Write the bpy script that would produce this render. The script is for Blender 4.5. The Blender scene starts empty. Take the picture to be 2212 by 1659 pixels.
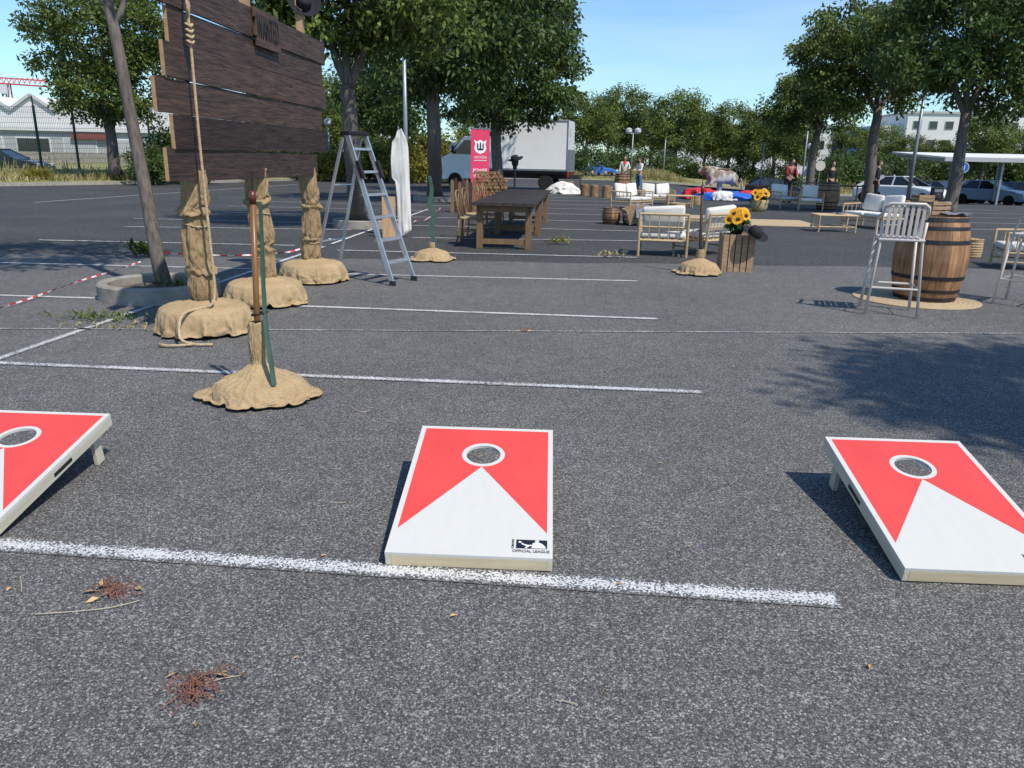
import bpy, math, random
import numpy as np
from mathutils import Vector, Matrix, noise
random.seed(7)
pi=math.pi; cos=math.cos; sin=math.sin
SC=bpy.context.scene; C=SC.collection
F=1661.0; CX=1106.0; CY=829.5; H=1.42; ROLL=.02
PT=math.atan2(485,F); cp,sp=cos(PT),sin(PT)
def ray(px,py):
    a=px-CX; b=py-CY
    a2=a*cos(ROLL)+b*sin(ROLL); b2=-a*sin(ROLL)+b*cos(ROLL)
    u=a2/F; v=b2/F
    return Vector((u,cp-v*sp,-(sp+v*cp)))
def G(px,py,z=0):
    d=ray(px,py); t=(z-H)/d.z
    return Vector((d.x*t,d.y*t,z))
def D(px,py,Y):
    d=ray(px,py); t=Y/d.y
    return Vector((d.x*t,Y,H+d.z*t))
def ss(a,b,x):
    t=min(1,max(0,(x-a)/(b-a))); return t*t*(3-2*t)
def zf(x,y): return -1.0*ss(26,62,y)*ss(9,20,x)
def GP(px,Y,py=380):
    p=D(px,py,Y); p.z=zf(p.x,p.y); return p
# ------------------------------------------------------------------ draped sacking (settled once, then kept as plain meshes)
def c_mesh(name,v,f):
    me=bpy.data.meshes.new(name); me.from_pydata(v,[],f); o=bpy.data.objects.new(name,me); C.objects.link(o); return o
def c_lathe(prof,n):
    v=[(r*cos(2*pi*j/n),r*sin(2*pi*j/n),z) for r,z in prof for j in range(n)]
    f=[(i*n+j,i*n+(j+1)%n,(i+1)*n+(j+1)%n,(i+1)*n+j) for i in range(len(prof)-1) for j in range(n)]
    return v,f
def drape(rings,n,pinrings,colliders,frames,seed,shrink=0,stiff=8,mass=.35,jit=.006,bend=.4,ecc=0):
    rn=random.Random(seed); v,f=c_lathe(rings,n)
    v2=[]
    for k,(x,y,z) in enumerate(v):
        r0=math.hypot(x,y); a=math.atan2(y,x); e=1+ecc*noise.noise(Vector((cos(a)*1.3,sin(a)*1.3,seed*3.7)))*max(0,r0-.12)/.5
        v2.append((x*e+rn.uniform(-jit,jit),y*e+rn.uniform(-jit,jit),z+rn.uniform(-jit,jit)))
    o=c_mesh('sack',v2,f); vg=o.vertex_groups.new(name='pin')
    for ii in pinrings: vg.add(list(range(ii*n,ii*n+n)),1.0,'REPLACE')
    cs=[]
    for pv,pf in colliders:
        c=c_mesh('co',pv,pf); c.modifiers.new('c','COLLISION'); c.collision.thickness_outer=.008; c.collision.cloth_friction=25; c.collision.damping=.5; cs.append(c)
    m=o.modifiers.new('cloth','CLOTH'); s=m.settings
    s.quality=5; s.mass=mass; s.tension_stiffness=stiff; s.compression_stiffness=stiff; s.shear_stiffness=3; s.bending_stiffness=bend; s.air_damping=2
    s.vertex_group_mass='pin'; s.shrink_min=-shrink; s.shrink_max=-shrink
    m.collision_settings.distance_min=.008; m.collision_settings.collision_quality=3
    m.point_cache.frame_start=1; m.point_cache.frame_end=frames+1
    for fr in range(1,frames+1): SC.frame_set(fr)
    me=bpy.data.meshes.new_from_object(o.evaluated_get(bpy.context.evaluated_depsgraph_get()))
    bpy.data.objects.remove(o)
    for c in cs: bpy.data.objects.remove(c)
    SC.frame_set(1); me.polygons.foreach_set('use_smooth',[True]*len(me.polygons)); return me
gpl=([(-2,-2,0),(2,-2,0),(2,2,0),(-2,2,0)],[(0,1,2,3)])
def neck_rings(h,tie,R,rn_=.05,n1=10,n2=26):
    a=[(rn_+.012*sin(pi*i/n1),h-(h-tie)*i/n1) for i in range(n1)]
    return a+[(rn_+.006+(R-rn_)*i/n2,tie-.01*i/n2) for i in range(n2+1)]
def dome(R,h,pole): return c_lathe([(R,0),(R*.98,h*.35),(R*.86,h*.68),(R*.5,h*.9),(R*.2,h),(pole,h*1.05),(pole,.8)],32)
SACK_NEAR=drape(neck_rings(.46,.20,.42,.036),96,[0,10],[gpl,dome(.26,.125,.02)],44,1,ecc=.28,bend=.25)
SACK_HEAP=drape(neck_rings(.25,.165,.40,.035),88,[0,10],[gpl,dome(.24,.135,.02)],40,4,ecc=.3)
SACK_HEAP2=drape(neck_rings(.32,.20,.41,.04),88,[0,10],[gpl,dome(.24,.165,.02)],40,9,ecc=.3)
tyre_c=c_lathe([(.001,.0),(.30,.0),(.335,.04),(.345,.12),(.325,.185),(.27,.205),(.15,.21),(.001,.21)],40)
SACK_TYRE=[drape([(.10+(.55-.10)*i/26,.26) for i in range(27)],104,[0],[gpl,tyre_c],36,20+q,ecc=.10) for q in range(3)]
def column(seed):
    rn=random.Random(seed); n=56; t1_,t2_=21+rn.randint(-3,3),40+rn.randint(-2,2)
    rings=[(.104-.018*math.exp(-((i-t1_)/2.5)**2)-.016*math.exp(-((i-t2_)/2.5)**2)-.018*math.exp(-(i/4.0)**2)+.014*(i/n)**3,1.29-1.13*i/(n-1)) for i in range(n)]
    me=drape(rings,80,[0,t1_,t2_,n-1],[c_lathe([(.055,0),(.055,1.5)],12)],32,seed,shrink=.30,bend=.12,jit=.009)
    tw=rn.uniform(1.8,2.6)
    for v in me.vertices:
        a=tw*(v.co.z-.2)+.4*sin(v.co.z*5+seed); x,y=v.co.x,v.co.y
        v.co.x=x*cos(a)-y*sin(a)+.012*sin(v.co.z*7+seed); v.co.y=x*sin(a)+y*cos(a)+.012*cos(v.co.z*6)
    return me
SACK_COL=[column(31),column(32),column(37)]
# ------------------------------------------------------------------ materials
class NT:
    def __init__(s,nt): s.nt=nt
    def n(s,t,inp=None,**pr):
        nd=s.nt.nodes.new(t)
        for k,v in pr.items(): setattr(nd,k,v)
        for k,v in (inp or {}).items():
            if isinstance(v,bpy.types.NodeSocket): s.nt.links.new(v,nd.inputs[k])
            else: nd.inputs[k].default_value=v
        return nd
    def m(s,op,a,b=0.0,c=None):
        d={0:a,1:b}
        if c is not None: d[2]=c
        return s.n('ShaderNodeMath',d,operation=op).outputs[0]
    def mix(s,f,a,b,bt='MIX'):
        nd=s.n('ShaderNodeMix',{0:f,6:a,7:b},data_type='RGBA',blend_type=bt); return nd.outputs[2]
    def ramp(s,f,els,interp='LINEAR'):
        nd=s.n('ShaderNodeValToRGB',{0:f}); cr=nd.color_ramp; cr.interpolation=interp
        while len(cr.elements)<len(els): cr.elements.new(.5)
        for e,(p,c) in zip(cr.elements,els):
            e.position=p; e.color=c4(c)
        return nd.outputs[0]
def c4(c):
    if isinstance(c,(int,float)): return (c,c,c,1)
    return tuple(c)+(1,) if len(c)==3 else tuple(c)
def newmat(name):
    m=bpy.data.materials.new(name); m.use_nodes=True
    return m,NT(m.node_tree),m.node_tree.nodes['Principled BSDF']
def pm(name,c1,c2=None,scale=10,rough=.7,bump=0,metal=0,stretch=(1,1,1),bscale=None,spec=.4,detail=5,rnd=.12):
    m,t,b=newmat(name)
    if c2 is None: c2=tuple(x*.75 for x in c1)
    tc=t.n('ShaderNodeTexCoord').outputs['Object']
    mp=t.n('ShaderNodeMapping',{0:tc,3:tuple(stretch)}).outputs[0]
    nz=t.n('ShaderNodeTexNoise',{'Vector':mp,'Scale':scale,'Detail':detail,'Roughness':.6}).outputs[0]
    col=t.ramp(nz,[(.3,c2),(.7,c1)])
    if rnd:
        oi=t.n('ShaderNodeObjectInfo').outputs['Random']
        k=t.m('MULTIPLY_ADD',oi,2*rnd,1-rnd)
        col=t.n('ShaderNodeVectorMath',{0:col,3:k},operation='SCALE').outputs[0]
    t.nt.links.new(col,b.inputs['Base Color'])
    b.inputs['Roughness'].default_value=rough; b.inputs['Metallic'].default_value=metal
    b.inputs['Specular IOR Level'].default_value=spec
    if bump:
        nb=t.n('ShaderNodeTexNoise',{'Vector':mp,'Scale':bscale or scale*3,'Detail':4}).outputs[0]
        bp=t.n('ShaderNodeBump',{'Height':nb,'Strength':bump,'Distance':.01}).outputs[0]
        t.nt.links.new(bp,b.inputs['Normal'])
    return m
def asph_color(t,near,pos):
    big=t.n('ShaderNodeTexNoise',{'Vector':pos,'Scale':.45,'Detail':7,'Roughness':.6}).outputs[0]
    mid=t.n('ShaderNodeTexNoise',{'Vector':pos,'Scale':6.0,'Detail':5}).outputs[0]
    if near:
        v1=t.n('ShaderNodeTexVoronoi',{'Vector':pos,'Scale':160.0})
        v2=t.n('ShaderNodeTexVoronoi',{'Vector':pos,'Scale':320.0})
        r1=t.n('ShaderNodeSeparateColor',{0:v1.outputs['Color']}).outputs[0]
        r2=t.n('ShaderNodeSeparateColor',{0:v2.outputs['Color']}).outputs[1]
        c1=t.ramp(r1,[(0,(.046,.0445,.043)),(.45,(.088,.085,.082)),(.68,(.15,.146,.140)),(.84,(.27,.263,.252)),(1,(.56,.545,.52))])
        c2=t.ramp(r2,[(0,(.044,.0425,.041)),(.55,(.095,.092,.089)),(.82,(.205,.20,.191)),(1,(.52,.507,.485))])
        col=t.mix(.5,c1,c2)
        dd=t.ramp(v1.outputs['Distance'],[(.25,1.1),(.75,.62)])
        col=t.mix(1.0,col,dd,'MULTIPLY')
        col=t.mix(1.0,col,t.ramp(big,[(.3,(.84,.845,.85)),(.7,(1.14,1.13,1.12))]),'MULTIPLY')
        col=t.mix(1.0,col,t.ramp(mid,[(.3,.89),(.7,1.1)]),'MULTIPLY')
        h=v1.outputs['Distance']
    else:
        v1=t.n('ShaderNodeTexVoronoi',{'Vector':pos,'Scale':60.0})
        r1=t.n('ShaderNodeSeparateColor',{0:v1.outputs['Color']}).outputs[0]
        col=t.ramp(r1,[(0,(.038,.037,.036)),(.7,(.06,.0585,.057)),(1,(.125,.122,.118))])
        col=t.mix(1.0,col,t.ramp(big,[(.3,(.78,.79,.81)),(.7,(1.2,1.2,1.2))]),'MULTIPLY')
        h=v1.outputs['Distance']
    return col,h
def asphalt(name,near):
    m,t,b=newmat(name)
    pos=t.n('ShaderNodeNewGeometry').outputs['Position']
    col,h=asph_color(t,near,pos)
    t.nt.links.new(col,b.inputs['Base Color'])
    b.inputs['Roughness'].default_value=.85; b.inputs['Specular IOR Level'].default_value=.25
    bp=t.n('ShaderNodeBump',{'Height':h,'Strength':.35,'Distance':-.004}).outputs[0]
    t.nt.links.new(bp,b.inputs['Normal'])
    return m
def paint(name,near,cover):
    m,t,b=newmat(name)
    pos=t.n('ShaderNodeNewGeometry').outputs['Position']
    col,h=asph_color(t,near,pos)
    uv=t.n('ShaderNodeTexCoord').outputs['UV']
    sx=t.n('ShaderNodeSeparateXYZ',{0:uv})
    e=t.m('SUBTRACT',1.0,t.m('ABSOLUTE',t.m('MULTIPLY_ADD',sx.outputs[1],2.0,-1.0)))
    e=t.m('MULTIPLY',e,1.35)
    ex=t.m('SUBTRACT',1.0,t.m('ABSOLUTE',t.m('MULTIPLY_ADD',sx.outputs[0],2.0,-1.0)))
    e=t.m('MINIMUM',e,t.m('MULTIPLY',ex,60.0))
    e=t.m('MINIMUM',e,1.0)
    v=t.n('ShaderNodeTexVoronoi',{'Vector':pos,'Scale':170.0 if near else 60.0})
    r=t.n('ShaderNodeSeparateColor',{0:v.outputs['Color']}).outputs[2]
    nz=t.n('ShaderNodeTexNoise',{'Vector':pos,'Scale':4.0,'Detail':6}).outputs[0]
    cov=t.m('MULTIPLY',e,t.m('MULTIPLY_ADD',nz,1.2,cover-.6))
    k=t.m('MULTIPLY',t.m('SUBTRACT',cov,r),6.0)
    k=t.n('ShaderNodeClamp',{0:k}).outputs[0]
    cc=t.mix(k,col,(.62,.615,.60,1))
    t.nt.links.new(cc,b.inputs['Base Color']); b.inputs['Roughness'].default_value=.7
    bp=t.n('ShaderNodeBump',{'Height':h,'Strength':.35,'Distance':-.004}).outputs[0]
    t.nt.links.new(bp,b.inputs['Normal'])
    return m
def leafmat(name,c,c2,tr=.34):
    m,t,b=newmat(name)
    at=t.n('ShaderNodeAttribute',attribute_name='tint')
    col=t.mix(t.m('FRACT',t.m('MULTIPLY',at.outputs['Fac'],7.31)),c4(c),c4(c2))
    col=t.n('ShaderNodeVectorMath',{0:col,1:at.outputs['Color']},operation='MULTIPLY').outputs[0]
    t.nt.links.new(col,b.inputs['Base Color']); b.inputs['Roughness'].default_value=.5
    b.inputs['Specular IOR Level'].default_value=.3
    tl=t.n('ShaderNodeBsdfTranslucent',{0:col})
    mx=t.n('ShaderNodeMixShader',{0:tr,1:b.outputs[0],2:tl.outputs[0]})
    t.nt.links.new(mx.outputs[0],t.nt.nodes['Material Output'].inputs[0])
    return m
def burlapmat(name,c1,c2):
    m,t,b=newmat(name)
    tc=t.n('ShaderNodeTexCoord').outputs['Object']
    n1=t.n('ShaderNodeTexNoise',{'Vector':tc,'Scale':5.0,'Detail':8,'Roughness':.65}).outputs[0]
    w1=t.n('ShaderNodeTexNoise',{'Vector':t.n('ShaderNodeMapping',{0:tc,3:(1,1,9)}).outputs[0],'Scale':60.0,'Detail':2}).outputs[0]
    w2=t.n('ShaderNodeTexNoise',{'Vector':t.n('ShaderNodeMapping',{0:tc,3:(8,8,.6)}).outputs[0],'Scale':50.0,'Detail':2}).outputs[0]
    wv=t.m('ADD',w1,w2)
    col=t.ramp(n1,[(.3,c2),(.7,c1)])
    col=t.mix(1.0,col,t.ramp(t.m('MULTIPLY',wv,.5),[(.36,.72),(.62,1.2)]),'MULTIPLY')
    t.nt.links.new(col,b.inputs['Base Color']); b.inputs['Roughness'].default_value=1.0; b.inputs['Specular IOR Level'].default_value=.05
    n3=t.n('ShaderNodeTexNoise',{'Vector':tc,'Scale':22.0,'Detail':3}).outputs[0]
    hh=t.m('ADD',t.m('MULTIPLY',wv,.3),t.m('MULTIPLY',n3,.35))
    bp=t.n('ShaderNodeBump',{'Height':hh,'Strength':.45,'Distance':.011}).outputs[0]
    t.nt.links.new(bp,b.inputs['Normal'])
    return m
def barrelmat(name):
    m,t,b=newmat(name)
    tc=t.n('ShaderNodeTexCoord').outputs['Object']
    s=t.n('ShaderNodeSeparateXYZ',{0:tc})
    a=t.m('MULTIPLY',t.m('ARCTAN2',s.outputs[1],s.outputs[0]),26/(2*pi))
    fr=t.m('FRACT',a); fl=t.m('FLOOR',a)
    wn=t.n('ShaderNodeTexWhiteNoise',{1:fl},noise_dimensions='1D').outputs[0]
    mp=t.n('ShaderNodeMapping',{0:tc,3:(30,30,2)}).outputs[0]
    nz=t.n('ShaderNodeTexNoise',{'Vector':mp,'Scale':1.5,'Detail':6}).outputs[0]
    st=t.n('ShaderNodeTexNoise',{'Vector':tc,'Scale':5.0,'Detail':6}).outputs[0]
    col=t.ramp(nz,[(.3,(.17,.085,.037)),(.7,(.38,.205,.095))])
    col=t.mix(1.0,col,t.ramp(st,[(.35,.65),(.6,1.1)]),'MULTIPLY')
    k=t.m('MULTIPLY_ADD',wn,.5,.75)
    gap=t.ramp(fr,[(0,.3),(.05,1),(.95,1),(1,.3)])
    col=t.mix(1.0,col,gap,'MULTIPLY')
    col=t.n('ShaderNodeVectorMath',{0:col,3:k},operation='SCALE').outputs[0]
    t.nt.links.new(col,b.inputs['Base Color']); b.inputs['Roughness'].default_value=.65
    return m
def boardmat():
    m,t,b=newmat('cornhole_print')
    tc=t.n('ShaderNodeTexCoord').outputs['Object']
    s=t.n('ShaderNodeSeparateXYZ',{0:tc}); x=s.outputs[0]; y=s.outputs[1]
    ax=t.m('ABSOLUTE',x)
    m1=t.m('LESS_THAN',ax,.279)
    m2=t.m('GREATER_THAN',y,t.m('MULTIPLY_ADD',ax,-1.56,.575))
    m3=t.m('LESS_THAN',y,.879)
    dy=t.m('SUBTRACT',y,.67)
    d=t.m('SQRT',t.m('ADD',t.m('MULTIPLY',x,x),t.m('MULTIPLY',dy,dy)))
    m4=t.m('GREATER_THAN',d,.0925)
    k=t.m('MULTIPLY',t.m('MULTIPLY',m1,m2),t.m('MULTIPLY',m3,m4))
    nz=t.n('ShaderNodeTexNoise',{'Vector':t.n('ShaderNodeMapping',{0:tc,3:(14,1.6,1)}).outputs[0],'Scale':2.0,'Detail':4}).outputs[0]
    wood=t.ramp(nz,[(.3,(.585,.57,.52)),(.7,(.61,.595,.55))])
    n2=t.n('ShaderNodeTexNoise',{'Vector':tc,'Scale':6.0,'Detail':3}).outputs[0]
    red=t.ramp(n2,[(.3,(.68,.066,.056)),(.7,(.72,.077,.065))])
    n3=t.n('ShaderNodeTexNoise',{'Vector':tc,'Scale':9.0,'Detail':7,'Roughness':.7}).outputs[0]
    col=t.mix(k,wood,red)
    col=t.mix(1.0,col,t.ramp(n3,[(.25,.93),(.45,1.0)]),'MULTIPLY')
    t.nt.links.new(col,b.inputs['Base Color'])
    t.nt.links.new(t.ramp(n3,[(.3,.5),(.7,.36)]),b.inputs['Roughness'])
    b.inputs['Specular IOR Level'].default_value=.35
    return m
def stripemat(name,ca,cb,freq):
    m,t,b=newmat(name)
    uv=t.n('ShaderNodeTexCoord').outputs['UV']
    s=t.n('ShaderNodeSeparateXYZ',{0:uv})
    k=t.m('GREATER_THAN',t.m('FRACT',t.m('MULTIPLY',s.outputs[0],freq)),.5)
    t.nt.links.new(t.mix(k,c4(ca),c4(cb)),b.inputs['Base Color']); b.inputs['Roughness'].default_value=.4
    return m
M={}
M['near']=asphalt('asphalt_coarse',True); M['far']=asphalt('asphalt_dark',False)
M['pnear']=paint('paint_worn',True,.72); M['pfaint']=paint('paint_faint',True,.36); M['pfar']=paint('paint_far',False,1.1); M['pmid']=paint('paint_mid',True,.95)
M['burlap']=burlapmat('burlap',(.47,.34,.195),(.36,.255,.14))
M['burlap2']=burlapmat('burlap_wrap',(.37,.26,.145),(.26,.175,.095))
M['plank']=pm('dark_stained_wood',(.10,.058,.040),(.018,.011,.009),scale=3,stretch=(14,.7,14),rough=.6,bump=.6,detail=10,rnd=.4)
M['panelwood']=pm('panel_wood',(.13,.075,.05),(.05,.03,.022),scale=3,stretch=(10,.8,10),rough=.6,bump=.4,detail=8,rnd=.1)
M['cutend']=pm('raw_wood_end',(.42,.27,.13),(.28,.16,.08),scale=20,rnd=0)
M['rawwood']=pm('raw_pine',(.46,.30,.16),(.32,.19,.10),scale=4,stretch=(8,8,.7),rough=.7)
M['cornwood']=pm('pale_pine',(.64,.54,.36),(.53,.42,.26),scale=3,stretch=(1,14,14),rough=.5,rnd=.03)
M['cornside']=pm('pale_board',(.60,.55,.43),(.50,.45,.34),scale=3,stretch=(14,1,14),rough=.5,rnd=.03)
M['print']=boardmat()
M['navy']=pm('navy_print',(.012,.015,.028),rough=.5,rnd=0)
M['white']=pm('white_paint',(.74,.74,.73),(.66,.66,.66),scale=3,rough=.4)
M['whitecloth']=pm('white_cloth',(.74,.71,.66),(.62,.59,.54),scale=6,rough=.9,bump=.3,bscale=9)
M['black']=pm('black_matt',(.015,.015,.016),(.01,.01,.01),rough=.6)
M['felt']=pm('black_felt',(.02,.02,.024),(.012,.012,.014),scale=30,rough=.95)
M['alu']=pm('aluminium',(.62,.64,.68),(.5,.52,.56),scale=12,rough=.38,metal=.75,rnd=.03)
M['galv']=pm('grey_metal',(.32,.34,.36),(.24,.26,.28),scale=8,rough=.45,metal=.5)
M['concrete']=pm('concrete',(.38,.35,.30),(.22,.2,.17),scale=6,rough=.9,bump=.5,bscale=40,detail=8)
M['soil']=pm('soil',(.2,.15,.10),(.07,.06,.04),scale=15,rough=1,bump=.8)
M['bark']=pm('bark',(.20,.17,.145),(.075,.062,.053),scale=5,stretch=(6,6,1),rough=.95,bump=.9,detail=8)
M['rope']=pm('rope',(.58,.43,.27),(.38,.27,.15),scale=40,rough=.95,bump=.8,rnd=0)
M['tabletop']=pm('dark_tabletop',(.055,.042,.036),(.02,.015,.013),scale=3,stretch=(10,1,10),rough=.5,detail=7)
M['tableleg']=pm('brown_leg',(.22,.13,.068),(.13,.075,.038),scale=4,stretch=(9,9,1),rough=.6)
M['chairwood']=pm('chair_wood',(.26,.16,.08),(.16,.09,.045),scale=6,rough=.5)
M['bamboo']=pm('bamboo',(.55,.41,.24),(.40,.28,.15),scale=12,rough=.5)
M['beige']=pm('beige_metal',(.64,.57,.51),(.58,.51,.45),scale=4,rough=.4,rnd=.03)
M['barrel']=barrelmat('oak_staves')
M['hoop']=pm('iron_hoop',(.05,.05,.055),(.03,.028,.028),scale=14,rough=.5,metal=.6)
M['crate']=pm('crate_wood',(.42,.29,.18),(.24,.155,.09),scale=4,stretch=(2,9,9),rough=.8,detail=7,rnd=.2)
M['jute']=pm('jute',(.50,.38,.24),(.36,.26,.15),scale=40,rough=1,bump=.8,bscale=60,rnd=.08)
M['wicker']=pm('wicker',(.55,.40,.22),(.30,.2,.1),scale=30,stretch=(1,1,3),rough=.8,bump=.8)
M['log']=pm('log_wood',(.32,.19,.09),(.15,.085,.04),scale=8,rough=.9,bump=.6,rnd=.25)
M['pole']=pm('varnished_pole',(.25,.12,.04),(.14,.06,.02),scale=4,stretch=(8,8,1),rough=.35,rnd=.05)
M['green']=pm('green_board',(.065,.125,.09),(.035,.075,.055),scale=6,rough=.5)
M['banner']=pm('banner_red',(.70,.055,.13),(.64,.045,.11),scale=2,rough=.5,rnd=0)
M['red']=pm('red_vinyl',(.65,.03,.035),rough=.35); M['blue']=pm('blue_vinyl',(.025,.13,.55),(.02,.10,.45),rough=.35)
M['glass']=pm('dark_glass',(.02,.025,.03),(.015,.018,.02),rough=.08,spec=.7,rnd=0)
M['tyre']=pm('tyre_rubber',(.02,.02,.02),rough=.9); M['rim']=pm('rim_metal',(.35,.35,.37),rough=.35,metal=.7)
M['plastic']=pm('dark_trim',(.03,.03,.032),rough=.6)
M['lamp']=pm('lamp_lens',(.8,.8,.82),(.6,.6,.62),rough=.15); M['tail']=pm('tail_lens',(.4,.015,.015),rough=.2)
def carpaint(n,c): return pm(n,c,tuple(x*.95 for x in c),scale=2,rough=.22,spec=.6,rnd=0)
CP={k:carpaint('car_'+k,v) for k,v in dict(white=(.76,.76,.76),truck=(.84,.84,.83),black=(.015,.016,.018),grey=(.12,.13,.14),blue=(.035,.14,.42),silver=(.42,.45,.49),navy=(.03,.05,.12),lightblue=(.33,.44,.58)).items()}
M['leafD']=leafmat('leaf_dark',(.058,.096,.023),(.092,.138,.033))
M['leafM']=leafmat('leaf_mid',(.082,.120,.024),(.138,.175,.037))
M['leafY']=leafmat('leaf_yellowing',(.18,.19,.032),(.28,.23,.038))
M['leafB']=leafmat('leaf_far',(.105,.145,.036),(.155,.19,.042))
M['dry']=leafmat('dry_grass_blades',(.40,.32,.15),(.27,.26,.09),.2)
M['verge']=pm('verge_grass',(.34,.30,.14),(.12,.15,.045),scale=1.2,rough=1,bump=.6,detail=8,rnd=0)
M['skinA']=pm('skin',(.50,.29,.20),(.46,.26,.17),rough=.55); M['hair']=pm('dark_hair',(.025,.016,.012),rough=.6)
M['jeans']=pm('blue_denim',(.11,.20,.36),(.07,.14,.27),scale=20,rough=.9); M['darkcloth']=pm('dark_cloth',(.025,.026,.03),rough=.9)
M['plaid']=pm('red_plaid',(.42,.04,.04),(.04,.02,.03),scale=14,rough=.9,detail=1)
M['petal']=pm('petal_yellow',(.80,.42,.01),(.72,.30,.008),scale=20,rough=.6); M['disc']=pm('flower_disc',(.05,.025,.012),rough=.9)
M['stem']=pm('flower_leaf',(.07,.15,.03),(.04,.09,.02),rough=.6)
M['wall']=pm('white_wall',(.70,.69,.67),(.62,.61,.60),scale=.3,rough=.8,rnd=.03); M['greywall']=pm('grey_wall',(.44,.45,.45),(.38,.39,.39),scale=.3,rough=.8)
M['craneR']=pm('crane_red',(.55,.06,.05),rough=.5)
M['tape']=stripemat('barrier_tape',(.60,.03,.04),(.74,.74,.74),1.0)
M['bandana']=pm('bandana_cloth',(.02,.025,.06),(.30,.30,.34),scale=60,rough=.9,detail=1)
m_,t_,b_=newmat('bull_hide'); tc_=t_.n('ShaderNodeTexCoord').outputs['Object']
nz_=t_.n('ShaderNodeTexNoise',{'Vector':tc_,'Scale':2.6,'Detail':3}).outputs[0]
t_.nt.links.new(t_.ramp(nz_,[(.44,(.44,.42,.385)),(.52,(.22,.16,.12))]),b_.inputs['Base Color']); b_.inputs['Roughness'].default_value=.8
M['bull']=m_
M['twig']=pm('red_twig',(.26,.10,.07),(.16,.07,.045),rough=.8); M['dryleaf']=pm('dry_leaf',(.50,.34,.16),(.32,.2,.08),rough=.8,rnd=.3); M['straw']=pm('straw',(.55,.46,.32),rough=.8)
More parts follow.
